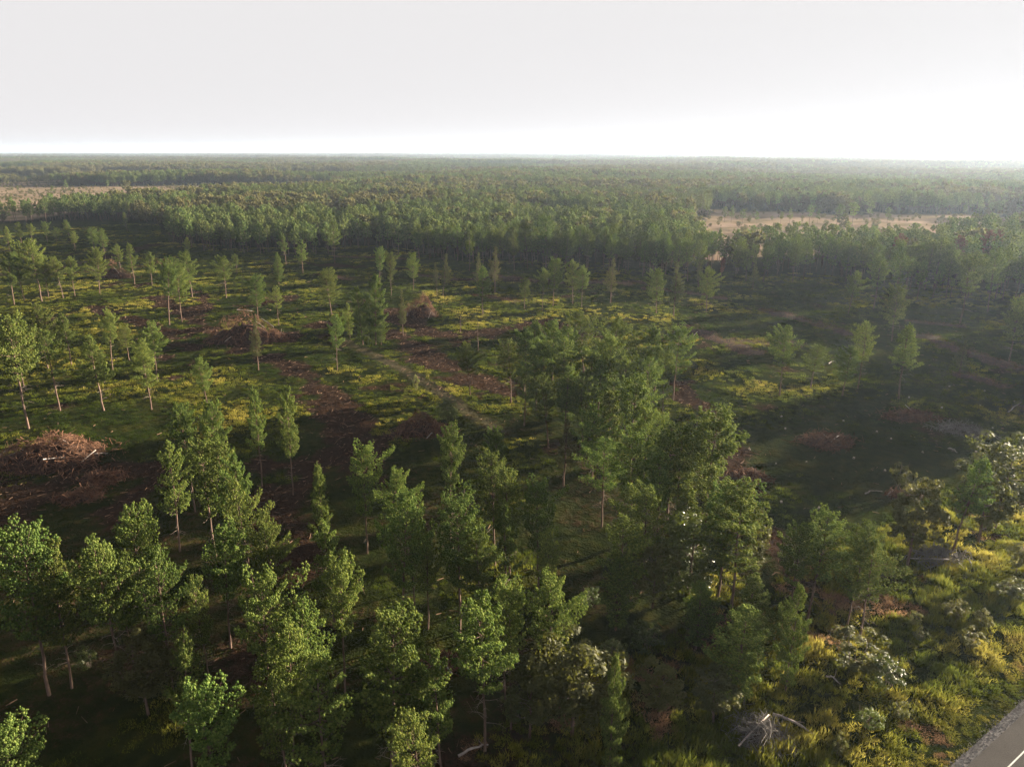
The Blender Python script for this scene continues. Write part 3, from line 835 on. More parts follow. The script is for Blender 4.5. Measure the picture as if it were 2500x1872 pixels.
SHRUBS = [
 ('BR', 960, 640, 4.2, 1.35, 0, 'tall glossy shrub with a dark shaded side at the left of the verge'),
 ('BR', 1180, 880, 2.8, 1.1, 1, 'yellow-green shrub just below the tall glossy verge shrub'),
 ('BR', 1700, 375, 3.0, .8, 0, 'slender pale shrub standing alone high on the verge'),
 ('BR', 1820, 590, 2.7, 1.0, 0, 'shrub casting a long shadow across the verge grass'),
 ('BR', 1920, 465, 2.2, .9, 0, 'pale shrub just right of the slender verge shrub'),
 ('BR', 2120, 200, 3.0, 1.1, 0, 'pale shrub at the upper end of the verge by the right edge'),
 ('BR', 2180, 260, 2.2, 1.0, 1, 'green shrub pressed against the right edge of the photo'),
 ('BR', 1380, 480, 2.0, .8, 0, 'small pale sapling in the lit grass behind the tall glossy shrub'),
 ('BR', 1420, 600, 1.8, .9, 0, 'low pale sapling in the middle of the lit verge grass'),
 ('BR', 800, 1385, 2.6, .55, 0, 'thin pale sapling near the bottom edge right of the pale log'),
 ('BR', 1040, 1220, 2.4, .8, 1, 'small dark green shrub in shade right of the pale log'),
 ('BR', 1280, 1150, 2.0, .8, 0, 'broad-leaved seedling below the yellow-green shrub'),
 ('BC', 940, 690, 2.6, 1.0, 1, 'feathery green shrub catching light in the dark bottom centre'),
 ('BC', 1200, 570, 3.0, 1.1, 1, 'wider feathery green shrub in the dark gap below the tall clump'),
 ('BC', 760, 300, 2.4, 1.0, 1, 'low yellow-green shrub beside the pine above the bottom-edge oak'),
 ('RR', 1270, 715, 4.5, .6, 0, 'thin see-through sapling in the shaded grass left of the narrow oak'),
 ('RR', 1345, 775, 4.5, .5, 0, 'second thin sapling touching the narrow oak'),
 ('BM', 2080, 1120, 2.4, .9, 1, 'lit grassy shrub beside the trunk at the bottom centre'),
 ('M', 990, 40, 4.0, .45, 0, 'thin young sapling beside the sandy track'),
 ('BL', 650, 740, 2.6, .7, 1, 'small leafy sapling in deep shade at the far lower left'),
]
W1 = 'first second third fourth fifth sixth seventh eighth ninth tenth eleventh twelfth thirteenth fourteenth fifteenth sixteenth seventeenth eighteenth nineteenth twentieth'.split()
ORD = ['leftmost'] + [w + ' from left' for w in W1[1:]] + ['twenty-' + w + ' from left' for w in W1[:9]]
KW = {'pine': 'pine', 'slim': 'slender pale pine', 'young': 'bushy low-branched pine'}
placed = []
for phrase, grp, items in CL:
    rows = []
    for (c_, x, t, b_, kd, w) in items:
        x0, y0, k = CROP[c_]
        rows.append((x0 + x * k, c_, x, t, b_, kd, w))
    rows.sort()
    for n_, (sx, c_, x, t, b_, kd, w) in enumerate(rows):
        X_, Y_, H_ = locate(c_, x, t, b_)
        adj = 'tall ' if H_ > 16.5 else ('short ' if H_ < 11 else '')
        fgw = 0.98 if 'mid photo' in phrase else 0.88 if 'mixed clump' in phrase else 0.66 if c_ in ('LL', 'M', 'RM', 'RR', 'BL', 'BM', 'BC', 'BR') else 0.92
        plant(kd, X_, Y_, H_, fgw * w * (1 if H_ > 11 else 1.15), f'{adj}{KW[kd]} {phrase}, {ORD[n_]}', 'pines: ' + grp)
        placed.append((X_, Y_))
for (c_, x, t, b_, kd, w, lab) in BROAD:
    X_, Y_, H_ = locate(c_, x, t, b_); plant(kd, X_, Y_, H_, w, lab, 'broadleaf trees among the pines'); placed.append((X_, Y_))
for (c_, x, t, b_, w, v, lab) in SHRUBS:
    X_, Y_, H_ = locate(c_, x, t, b_); plant('shrub', X_, Y_, H_, w, lab, 'shrubs and saplings', v); placed.append((X_, Y_))
for (c_, x, t, b_, w, lab) in [('R', 405, 800, 940, .7, 'small rusty dead pine in front of the hazy forest edge'),
                               ('R', 2020, 645, 18, 1.3, 'large rusty red dead pine in the forest at the right edge'),
                               ('R', 2075, 632, 18, .9, 'rusty dead pine just right of the large red one'),
                               ('R', 1500, 668, 17, 1.1, 'faintly reddish dying pine in the right-hand forest'),
                               ('R', 1850, 680, 17, 1.1, 'pinkish dying pine left of the large red dead pine')]:
    X_, Y_, H_ = locate(c_, x, t, b_); plant('dead', X_, Y_, H_, w, lab, 'dead rusty pines'); placed.append((X_, Y_))
placed = np.array(placed)

# ------------------------------------------------------------------ forest: the nearest trees one by one, the rest as one mass
def wedge_points(d0, d1, s, a0, a1, seed, sd=None):
    r = np.random.default_rng(seed)
    sd = sd or s
    xx = np.arange(d1 * math.sin(R(a0)), d1 * math.sin(R(a1)), s)
    yy = np.arange(d0 * math.cos(R(max(abs(a0), abs(a1)))) * 0.9, d1, sd)
    gx_, gy_ = np.meshgrid(xx, yy)
    x = gx_.ravel() + r.uniform(-.45, .45, gx_.size) * s; y = gy_.ravel() + r.uniform(-.45, .45, gx_.size) * sd
    d = np.hypot(x, y); az = np.degrees(np.arctan2(x, y))
    k = (d > d0) & (d <= d1) & (az > a0) & (az < a1)
    return x[k], y[k]


def road_clear(x, y):
    o = road_off(x, y)
    return (o < -24) | (o > 32)


xA, yA = wedge_points(120, 1500, 5.6, -44, 62, 101)
dA = np.hypot(xA, yA); azA = np.degrees(np.arctan2(xA, yA))
fr = front(azA) + (fbm(xA / 22.0, yA / 22.0, 51, 2) - 0.5) * 34
off_right = (azA > 36.5) & (dA > 150)                        # the same forest goes on beyond the frame
keep = ((dA > fr) | off_right) & ~field_mask(xA, yA) & road_clear(xA, yA)
thin = vnoise(xA / 30, yA / 30, 61) > 0.80                      # small gaps
near_edge = (dA - fr) < 30
thinlit = (azA > -14) & (azA < -4) & (dA < 440)                 # the open lit stand left of centre
rr = np.random.default_rng(3).random(len(xA))
keep &= ~(thin & (rr < 0.55)) & ~(thinlit & (rr < 0.45)) & ~(near_edge & (rr < 0.30))
xA, yA, dA, azA, rr = xA[keep], yA[keep], dA[keep], azA[keep], rr[keep]
standA = fbm(xA / 110.0, yA / 150.0, 71, 3)
broadA = ((standA > 0.55) & (rr < 0.8) & (dA > 560)) | (rr < np.where(azA > 5, 0.12, 0.03))
pine_i = np.where(~broadA)[0]; br_i = np.where(broadA)[0]
# those that show largest: nearest to the camera inside the frame
n_hand = 170
inview = np.abs(azA) < 35.5
rank = pine_i[inview[pine_i]]
depth_behind = dA - front(azA)
rank = rank[np.argsort((dA[rank] + 4.0 * np.maximum(depth_behind[rank] - 25, 0)))][:140]
order = rank[np.argsort(azA[rank])]
PHR = ['far left belt of forest before the open field', 'left half of the dense forest edge', 'forest edge behind the lit grass left of centre', 'dense forest edge at centre',
       'dense forest edge right of centre', 'hazy forest edge at right']
CUT = [-26, -14, -4, 6, 17, 99]
for ii in order:
    k = next(j for j, cc in enumerate(CUT) if azA[ii] < cc)
    plant('pine', float(xA[ii]), float(yA[ii]), float(random.uniform(12.5, 17)), random.uniform(.8, 1.0),
          f'pine among many alike in the {PHR[k]}', 'pines of the ' + PHR[k])
rest = np.ones(len(xA), bool); rest[order] = False
print('individual pines', len(order))

# lone far trees in the open fields (their meshes also make up the forest mass)
def far_lone(kind, px2500, ytop, ybase, w, lab, grp, v):
    tx, by = px2500, ybase
    x, y = gp(tx, by)
    a, b, c = ray(tx, ytop); H = min(max(CAM_H + c * y / b, 5), 22)
    return plant(kind, x, y, H, w, lab, grp, v)


src = {}
LONE = [('far', 130, 454, 476, 1, 'dark pine alone in the pale left field, left one of three', 0), ('far', 163, 438, 468, 1, 'tallest dark pine alone in the pale left field', 1),
        ('far', 265, 440, 464, 1, 'dark conical pine at the right side of the pale left field', 2), ('far', 45, 452, 470, 1, 'dark pine at the left edge of the pale field', 3), ('farbroad', 308, 440, 468, 1, 'dark round tree at the right end of the pale left field', 0),
        ('farbroad', 82, 420, 440, 1, 'pale round tree at the back of the left field', 1), ('farbroad', 137, 418, 442, 1, 'pale pinkish round tree at the back of the left field, right one', 0)]
RC_ = [('far', 1812, 511, 545), ('far', 1848, 513, 542), ('far', 1905, 516, 541), ('far', 1927, 508, 543), ('far', 1975, 500, 546), ('far', 1995, 512, 542), ('far', 2040, 497, 553), ('farbroad', 2055, 515, 552),
       ('far', 2080, 494, 548), ('far', 2120, 490, 536), ('far', 2165, 508, 543), ('farbroad', 2335, 480, 500), ('far', 2355, 498, 528), ('far', 2388, 494, 527), ('far', 2415, 495, 526), ('far', 1768, 505, 540),
       ('far', 1785, 500, 538), ('farbroad', 2200, 490, 505), ('farbroad', 2232, 488, 504)]
for kd, x, t, b_, w, lab, v in LONE:
    e, parts = far_lone(kd, x, t, b_, w, lab, 'lone trees in the left field', v); src.setdefault((kd, v), parts)
for n_, (kd, x, t, b_) in enumerate(sorted(RC_, key=lambda q: q[1])):
    far_lone(kd, x, t, b_ + 4, 1.0, f'small hazy tree in the pale clearing far right, {ORD[n_]}', 'trees of the far right clearing', n_)


def gn_forest(name, pts, scale, rotz, pid, tint, sources, label, cat):
    me = bpy.data.meshes.new(name)
    me.vertices.add(len(pts)); me.vertices.foreach_set('co', np.asarray(pts, np.float32).ravel())
    for nm, tp, arr in (('scl', 'FLOAT_VECTOR', scale), ('rot', 'FLOAT_VECTOR', rotz), ('pid', 'INT', pid), ('tint', 'FLOAT', tint)):
        a = me.attributes.new(nm, tp, 'POINT')
        a.data.foreach_set('vector' if 'VECTOR' in tp else 'value', np.asarray(arr, np.int32 if tp == 'INT' else np.float32).ravel())
    ob = bpy.data.objects.new(name, me); COL.objects.link(ob)
    ng = bpy.data.node_groups.new(name, 'GeometryNodeTree')
    ng.interface.new_socket('Geometry', in_out='INPUT', socket_type='NodeSocketGeometry')
    ng.interface.new_socket('Geometry', in_out='OUTPUT', socket_type='NodeSocketGeometry')
    gi = ng.nodes.new('NodeGroupInput'); go = ng.nodes.new('NodeGroupOutput')
    iop = ng.nodes.new('GeometryNodeInstanceOnPoints')
    jn = ng.nodes.new('GeometryNodeJoinGeometry')
    for parts in reversed(sources):
        j2 = ng.nodes.new('GeometryNodeJoinGeometry')
        for po in parts:
            oi = ng.nodes.new('GeometryNodeObjectInfo'); oi.transform_space = 'ORIGINAL'; oi.inputs['Object'].default_value = po
            ng.links.new(oi.outputs['Geometry'], j2.inputs[0])
        g2 = ng.nodes.new('GeometryNodeGeometryToInstance')
        ng.links.new(j2.outputs[0], g2.inputs[0]); ng.links.new(g2.outputs[0], jn.inputs[0])
    ng.links.new(gi.outputs[0], iop.inputs['Points']); ng.links.new(jn.outputs[0], iop.inputs['Instance'])
    iop.inputs['Pick Instance'].default_value = True
    def attr(nm, tp):
        n = ng.nodes.new('GeometryNodeInputNamedAttribute'); n.data_type = tp; n.inputs['Name'].default_value = nm
        return next(s for s in n.outputs if s.enabled and s.name == 'Attribute')
    ng.links.new(attr('pid', 'INT'), iop.inputs['Instance Index'])
    e2r = ng.nodes.new('FunctionNodeEulerToRotation')
    ng.links.new(attr('rot', 'FLOAT_VECTOR'), e2r.inputs[0]); ng.links.new(e2r.outputs[0], iop.inputs['Rotation'])
    ng.links.new(attr('scl', 'FLOAT_VECTOR'), iop.inputs['Scale'])
    ng.links.new(iop.outputs[0], go.inputs[0])
    md = ob.modifiers.new('scatter', 'NODES'); md.node_group = ng
    tag(ob, label, cat, kind='stuff')
    return ob


# middle and far distance
xB, yB = wedge_points(1500, 4200, 8.5, -42, 44, 102)
xC, yC = wedge_points(4200, 11500, 15, -40, 42, 103, 46)
xF = np.concatenate([xA[rest], xB, xC]); yF = np.concatenate([yA[rest], yB, yC])
bF = np.concatenate([broadA[rest], np.zeros(len(xB) + len(xC), bool)])
dF = np.hypot(xF, yF)
rF = np.random.default_rng(9).random(len(xF))
stand = fbm(xF / 420.0, yF / 520.0, 72, 4)
mid = dF > 1500
bF = np.where(mid, ((stand > 0.47) & (rF < 0.85)) | (fbm(xF / 130.0, yF / 300.0, 94, 2) > 0.62), bF)
lane = fbm(xF / 500.0, yF / 130.0, 77, 3)
keepF = ~(mid & (field_mask(xF, yF) | ((lane > 0.63) & (dF < 4200))))
keepF &= ~(bF & (dF < 4200) & (rF > 0.55))
keepF &= ~((dF > 4200) & (rF > 0.8))
keepF &= ~((dF > 480) & (vnoise(xF / 17.0, yF / 30.0, 96) > 0.70))
xF, yF, dF, bF, rF, stand = [q[keepF] for q in (xF, yF, dF, bF, rF, stand)]
zF = hz(xF, yF)
r = np.random.default_rng(13)
hgt = np.where(bF, r.uniform(0.8, 1.8, len(xF)), r.uniform(0.72, 1.15, len(xF)))
cellH = 0.45 + 1.0 * fbm(xF / 300.0, yF / 260.0, 91, 2)
hgt = hgt * np.where(dF > 900, cellH, 1.0)
wid = hgt * r.uniform(0.85, 1.1, len(xF)) * np.where(dF > 4200, 1.7, np.where(dF > 1500, 1.2, 1.0))
st2 = fbm(xF / 150.0, yF / 330.0, 93, 2)
tint = np.where(bF, np.clip(r.normal(0.45, 0.25, len(xF)) + (st2 - .5), 0, 0.95), np.clip(r.normal(0.0, 0.12, len(xF)) + 1.2 * (st2 - .55), 0, 0.55))
sc_ = np.stack([wid, wid, hgt], 1)
ro_ = np.stack([r.normal(0, .03, len(xF)), r.normal(0, .03, len(xF)), r.uniform(0, 6.28, len(xF))], 1)
pid = r.integers(0, 12, len(xF))
PN = np.stack([xF, yF, zF - 0.1], 1)
sp = [list(src[('far', v)].values()) for v in (0, 1, 2, 3)]
sb = [list(src[('farbroad', v)].values()) for v in (0, 1)]
gn_forest('pine_forest', PN[~bF], sc_[~bF], ro_[~bF], pid[~bF] % 4, tint[~bF], sp, 'dense green pine forest stretching from the clearing to the horizon', 'forest')
gn_forest('broadleaf_forest', PN[bF], sc_[bF], ro_[bF], pid[bF] % 2, tint[bF], sb, 'pale rounded broadleaf woods mixed through the far pine forest', 'forest')
print('forest instances', len(xF))
# scattered small growth on the open fields
xS, yS = wedge_points(500, 1600, 9.0, -42, 44, 104)
kS = field_mask(xS, yS) & (np.random.default_rng(4).random(len(xS)) < 0.42 * (0.4 + vnoise(xS / 40, yS / 40, 7)))
xS, yS = xS[kS], yS[kS]
r = np.random.default_rng(14); h_ = r.uniform(0.12, 0.42, len(xS))
gn_forest('field_scrub', np.stack([xS, yS, hz(xS, yS)], 1), np.stack([h_ * 1.1, h_ * 1.1, h_], 1), np.stack([h_ * 0, h_ * 0, r.uniform(0, 6, len(xS))], 1),
          r.integers(0, 2, len(xS)), r.uniform(0.2, 0.9, len(xS)), sb, 'low scrub dotted over the pale open fields', 'scrub')

# ------------------------------------------------------------------ slash: brush piles, windrows, logs, stumps
def sticks(tb, n, fpos, L0, L1, r0, r1, r, flat=0.35):
    for _ in range(n):
        pnt, nrm = fpos(r)
        d = r.normal(size=3); d -= nrm * d.dot(nrm) * (1 - flat); d /= np.linalg.norm(d)
        Ls = r.uniform(L0, L1)
        k = r.normal(0, 0.10 * Ls, 3)
        pts = np.array([pnt - d * Ls / 2, pnt + k + nrm * 0.05, pnt + d * Ls / 2])
        ra = r.uniform(r0, r1)
        tb.tube(pts, np.array([ra, ra * 0.8, ra * 0.35]), 3)


def heap(name, x, y, rx, ry, h, rz, nst, label, group, seed, mat='slash', needles=0.0, logs=4, smat=(0.03, 0.09)):
    r = np.random.default_rng(seed)
    e = empty(name, x, y, rz)
    n = 26; m_ = 10
    rag = lambda px_, py_: float(0.35 + 1.15 * fbm(np.array([px_ * 0.55 + seed]), np.array([py_ * 0.55]), seed, 2)[0])
    V = [(0, 0, h * 0.55 * rag(0, 0))]; F = []
    ph = r.uniform(0, 6.28, 4)
    for j in range(1, m_ + 1):
        q = j / m_
        for i in range(n):
            a = 2 * PI * i / n
            lf = 1 + .12 * math.sin(2 * a + ph[0]) + .10 * math.sin(3 * a + ph[1]) + .06 * math.sin(5 * a + ph[2])
            hh = h * (1 - q ** 1.4) * rag(math.cos(a) * rx * q, math.sin(a) * ry * q) * 0.55 + (r.uniform(-.03, .05) if j < m_ else -0.5)
            V.append((math.cos(a) * rx * q * lf * 0.94, math.sin(a) * ry * q * lf * 0.94, hh))
    for i in range(n): F.append((0, 1 + i, 1 + (i + 1) % n))
    for j in range(m_ - 1):
        for i in range(n):
            a, b, c_, d = 1 + j * n + i, 1 + j * n + (i + 1) % n, 1 + (j + 1) * n + (i + 1) % n, 1 + (j + 1) * n + i
            F += [(a, d, c_), (a, c_, b)]
    child('mound', tri_mesh('mound', V, F, M['mound']), e)

    def fpos(r):
        a = r.uniform(0, 2 * PI); q = r.uniform(0, 1) ** 0.55 * (1.03 if r.random() < 0.8 else 1.45)
        lf = 1 + .12 * math.sin(2 * a + ph[0]) + .10 * math.sin(3 * a + ph[1])
        p_ = np.array([math.cos(a) * rx * q * lf, math.sin(a) * ry * q * lf, 0.0])
        p_[2] = max(0.05, h * (1 - min(q, 1) ** 1.4) * rag(p_[0], p_[1]) + r.uniform(-.05, .2))
        nn = np.array([math.cos(a) / rx * q, math.sin(a) / ry * q, 0.8 / h]); nn /= np.linalg.norm(nn)
        return p_, nn
    tb = TB(); sticks(tb, int(nst * 1.8), fpos, 0.7, 2.8, smat[0], smat[1], r, 0.6)
    o = child('branch_tangle', tb.mesh('branch_tangle', M[mat]), e); o['kind'] = 'stuff'
    if needles > 0:
        P = []; 
        for _ in range(int(nst * needles)):
            p_, nn = fpos(r); P.append(p_ + nn * 0.1)
        tt = tufts(np.array(P), r.uniform(0.12, 0.3, len(P)), r, tuft_templates(r, 3, 14, 0.35), r.random(len(P)), 0.7)
        o = child('dead_needles', tt.mesh('dead_needles', M['needle_dead']), e); o['kind'] = 'stuff'
    for k in range(logs):
        p_, nn = fpos(r); d = r.normal(size=3); d -= nn * d.dot(nn) * 0.7; d /= np.linalg.norm(d)
        Ls = r.uniform(2.0, 4.5); ra = r.uniform(0.07, 0.14)
        t2 = TB(); t2.tube(np.array([p_ - d * Ls / 2, p_ + nn * 0.1, p_ + d * Ls / 2]), [ra, ra * .9, ra * .75], 7, True)
        child('log', t2.mesh('log', M['log'], False), e)
    tag(e, label, 'brush pile', group)
    return e


def heap22(name, px_, pbase, wpx, hpx, label, group, seed, dr=0.75, **kw):
    x, y = g22(px_, pbase)
    sc2 = math.hypot(x, y, CAM_H) / 1600.0
    rx = wpx / 2 * sc2; h = hpx * sc2 * 0.92
    ry = rx * dr
    return heap(name, x, y + ry * 0.6, rx, ry, h, R(random.uniform(-12, 12)), kw.pop('nst', 260), label, group, seed, **kw)


heap22('brush_pile', 80, 1015, 190, 58, 'wide tangled brown brush pile at the left edge in sunlight', 'brush piles', 201, nst=620, needles=0.5, logs=7)
heap22('brush_pile', 515, 742, 150, 66, 'large dark brush pile in the left middle ground', 'brush piles', 202, nst=420, needles=0.15, logs=6)
heap22('brush_pile', 590, 738, 60, 24, 'low side heap just right of the large dark brush pile', 'brush piles', 203, nst=150, needles=0.4, logs=2)
heap22('brush_pile', 907, 686, 76, 50, 'round sunlit brush pile left of centre in the clearing', 'brush piles', 204, nst=300, needles=0.35, logs=4)
heap22('brush_pile', 905, 945, 110, 42, 'shaded brush pile with reddish dead needles beside the small green bush tree', 'brush piles', 205, nst=330, needles=0.6, logs=4)
heap22('brush_pile', 350, 578, 48, 22, 'small black-looking brush pile at the back of the left clearing', 'brush piles', 206, nst=140, logs=2)
heap22('brush_pile', 240, 602, 62, 26, 'dark brush pile in tree shade behind the lit grass strip', 'brush piles', 207, nst=160, logs=2)
heap22('slash_heap', 1800, 962, 110, 7, 'low reddish-brown slash heap in the shaded right clearing', 'slash heaps', 208, nst=260, needles=0.5, logs=2)
heap22('slash_heap', 1985, 912, 105, 8, 'low brown slash heap behind the reddish one in the right clearing', 'slash heaps', 209, nst=240, needles=0.35, logs=2)
heap22('slash_heap', 2088, 940, 92, 4, 'flat pale grey heap of bare sticks in the right clearing', 'slash heaps', 210, nst=190, mat='slash_grey', logs=1)
heap22('slash_heap', 2035, 1228, 80, 12, 'grey stick heap at the top of the road verge', 'slash heaps', 211, nst=170, mat='slash_grey', logs=1)
heap22('slash_heap', 1655, 1615, 120, 22, 'grey tangle of bare branches beside the pale fallen log', 'slash heaps', 212, nst=300, mat='slash_grey', logs=1, smat=(0.015, 0.035))
heap22('slash_heap', 1625, 1040, 80, 12, 'dark slash heap on the right flank of the tall mixed clump', 'slash heaps', 213, nst=180, logs=2)
heap22('slash_heap', 1950, 1082, 60, 6, 'small dark slash scatter above the narrow oak', 'slash heaps', 214, nst=90, logs=1)
heap22('slash_heap', 960, 1455, 70, 14, 'rusty slash heap between two bottom-centre pines', 'slash heaps', 215, nst=150, needles=0.6, logs=2)
heap22('slash_heap', 210, 1040, 80, 12, 'low reddish slash spread right of the wide sunlit brush pile', 'slash heaps', 216, nst=200, needles=0.8, logs=1)
heap22('slash_heap', 160, 1085, 90, 10, 'low sunlit litter heap below the wide brush pile', 'slash heaps', 217, nst=180, needles=0.8, logs=0)
heap22('slash_heap', 1450, 990, 60, 10, 'dark stick heap at the middle clump foot', 'slash heaps', 218, nst=90, logs=1)


def windrow(pts22, w, h, label, seed, needles=0.12, mat='slash'):
    r = np.random.default_rng(seed)
    P = np.array(poly22(pts22))
    c = P.mean(0); e = empty('slash_windrow', c[0], c[1])
    seg = np.linalg.norm(np.diff(P, axis=0), axis=1); tot = seg.sum(); cum = np.concatenate([[0], np.cumsum(seg)])
    n = max(8, int(tot / 1.6))
    s = np.linspace(0, tot, n)
    C = np.stack([np.interp(s, cum, P[:, 0]), np.interp(s, cum, P[:, 1])], 1)
    T = np.gradient(C, axis=0); T /= np.linalg.norm(T, axis=1)[:, None]; Nn = np.stack([-T[:, 1], T[:, 0]], 1)
    ww = w * (0.6 + 0.7 * r.random(n)); hh = h * (0.05 + 0.35 * r.random(n)); ww[[0, -1]] *= .3; hh[[0, -1]] *= .2
    prof = np.array([-1, -.6, -.2, .25, .65, 1]); pz = np.array([-0.35, .55, .95, 1, .5, -0.35])
    z0 = hz(C[:, 0], C[:, 1])
    V = np.zeros((n, 6, 3))
    for k in range(6):
        V[:, k, :2] = C + Nn * (prof[k] * ww)[:, None] - c
        V[:, k, 2] = z0 - e.location.z + pz[k] * hh * r.uniform(.8, 1.2, n)
    ii = (np.arange(n - 1)[:, None] * 6 + np.arange(5)[None]).ravel()
    F = np.concatenate([np.stack([ii, ii + 1, ii + 7], 1), np.stack([ii, ii + 7, ii + 6], 1)])
    child('mound', tri_mesh('mound', V.reshape(-1, 3), F, M['mound']), e)

    def fpos(r):
        k = r.integers(0, n - 1); u = r.uniform(-1.15, 1.15); j = r.random()
        xy = C[k] * (1 - j) + C[k + 1] * j + Nn[k] * u * ww[k] - c
        return np.array([xy[0], xy[1], z0[k] - e.location.z + max(0.04, hh[k] * 2.0 * (1 - u * u)) + r.uniform(-.03, .18)]), np.array([Nn[k][0] * u * .4, Nn[k][1] * u * .4, .9])
    tb = TB(); sticks(tb, int(tot * 12), fpos, 0.6, 2.4, 0.02, 0.05, r, 0.6)
    o = child('branch_tangle', tb.mesh('branch_tangle', M[mat]), e); o['kind'] = 'stuff'
    Pp = np.array([fpos(r)[0] for _ in range(int(tot * 7 * needles))])
    if len(Pp):
        tt = tufts(Pp, r.uniform(0.15, 0.32, len(Pp)), r, tuft_templates(r, 3, 12, 0.35), r.random(len(Pp)), 0.6)
        o = child('dead_needles', tt.mesh('dead_needles', M['needle_dead']), e); o['kind'] = 'stuff'
    tag(e, label, 'slash windrow', 'windrows of logging slash')


WR = [([(1640, 668), (1740, 690), (1860, 724)], 3.0, .8, 'long dark windrow of slash crossing the upper right clearing'),
      ([(1490, 715), (1570, 745), (1640, 772)], 3.4, .8, 'dark slash windrow just right of the middle pine clump'),
      ([(1985, 722), (2080, 760), (2200, 800)], 3.0, .8, 'slash windrow behind the right-hand pine group running to the right edge'),
      ([(1955, 690), (2090, 704)], 2.4, .6, 'short slash windrow under the lone tall pine at right'),
      ([(1385, 625), (1480, 634), (1570, 648)], 3.0, .8, 'slash windrow behind the scattered centre pines, right part'),
      ([(2060, 806), (2190, 838)], 2.6, .7, 'dark slash windrow below the slender pale pine at far right'),
      ([(1020, 590), (1100, 600), (1185, 607)], 3.2, .8, 'slash windrow in front of the dense forest at centre'),
      ([(890, 596), (990, 603)], 2.6, .6, 'slash windrow left of centre behind the round brush pile'),
      ([(690, 596), (770, 604)], 2.6, .6, 'low reddish windrow on the lit grass left of centre'),
      ([(1250, 606), (1370, 618)], 3.0, .8, 'slash windrow before the forest edge right of centre'),
      ([(1050, 640), (1120, 655)], 2.0, .6, 'short dark windrow behind the small centre pine'),
      ([(1560, 735), (1640, 742), (1740, 740)], 3.0, .6, 'broad flat slash spread left of the right-hand pine group'),
      ([(720, 552), (800, 556), (880, 560)], 1.8, .5, 'thin reddish windrow under the open lit forest stand')]
for k, (pts, w, h, lab) in enumerate(WR): windrow(pts, w, h, lab, 300 + k)


def fallen(p0, p1, rad, lab, bare=3, seed=0):
    r = np.random.default_rng(seed)
    a = np.array([*gp(*p0), 0]); b_ = np.array([*gp(*p1), 0])
    e = empty('fallen_log', a[0], a[1])
    z1 = zz(b_[0], b_[1]) - e.location.z
    d = b_ - a
    pts = np.array([[d[0] * s, d[1] * s, z1 * s + rad * 1.05 + 0.25 * math.sin(PI * s)] for s in np.linspace(0, 1, 7)])
    pts[1:-1] += r.normal(0, 0.05, (5, 3))
    tb = TB(); tb.tube(pts, np.linspace(rad, rad * 0.5, 7), 8, True)
    child('trunk', tb.mesh('trunk', M['log'], True), e)
    for k in range(bare):
        q = pts[r.integers(2, 6)]; dd = np.array([*r.normal(size=2), r.uniform(.1, .8)]); dd /= np.linalg.norm(dd)
        t2 = TB(); t2.tube(np.array([q, q + dd * 0.4 + r.normal(0, .05, 3), q + dd * r.uniform(.6, 1.2)]), [0.04, 0.03, 0.012], 5)
        child('branch_stub', t2.mesh('branch_stub', M['dead_wood']), e)
    tag(e, lab, 'fallen log', 'fallen logs')


def cpt(c_, x, y):
    x0, y0, k = CROP[c_]; return x0 + x * k, y0 + y * k


fallen(cpt('BR', 270, 1280), cpt('BR', 600, 1450), 0.14, 'long pale fallen log by the grey branch tangle near the bottom edge', 3, 1)
fallen(cpt('RR', 980, 985), cpt('RR', 1115, 970), 0.12, 'pale log lying across the shaded right clearing', 1, 2)
fallen(cpt('RR', 2090, 330), cpt('RR', 2185, 275), 0.13, 'slanting pale log near the right edge of the clearing', 1, 3)
fallen(cpt('RR', 1625, 625), cpt('RR', 1695, 652), 0.13, 'short pale log below the flat grey stick heap', 1, 4)
fallen(cpt('BM', 1640, 1610), cpt('BM', 1870, 1525), 0.13, 'grey fallen trunk in deep shade at the bottom centre', 2, 5)
fallen(cpt('BR', 680, 980), cpt('BR', 790, 1045), 0.10, 'short pale pole in shade left of the tall glossy shrub', 1, 6)
fallen(cpt('R', 1040, 1445), cpt('R', 1075, 1425), 0.12, 'short bright pole beside the right-hand pine group', 1, 7)
fallen(cpt('R', 250, 1270), cpt('R', 215, 1310), 0.11, 'thin pole on the dark slash spread right of the clump', 1, 8)

# bare standing poles
for n_, (c_, x, t, b_, lab) in enumerate([('C', 900, 1180, 1365, 'bare dead pole standing on the brown soil, taller one'), ('C', 795, 1150, 1255, 'bare dead pole left of the taller pole on the brown soil')]):
    x0, y0, H_ = locate(c_, x, t, b_)
    e = empty('dead_pole', x0, y0)
    tb = TB(); r = np.random.default_rng(60 + n_)
    z_ = np.linspace(-0.3, H_, 7); pts = np.stack([r.normal(0, .05, 7), r.normal(0, .05, 7), z_], 1)
    tb.tube(pts, np.linspace(.12, .04, 7), 6, True); child('trunk', tb.mesh('trunk', M['bark'], True), e)
    tb = TB()
    for k in range(7):
        z0 = r.uniform(.35, .95) * H_; a = r.uniform(0, 6.28); l_ = r.uniform(.3, .9)
        tb.tube(np.array([[0, 0, z0], [math.cos(a) * l_, math.sin(a) * l_, z0 + r.uniform(-.1, .3)]]), [.03, .01], 3)
    child('branches', tb.mesh('branches', M['dead_wood']), e)
    tag(e, lab, 'dead tree', 'bare poles')

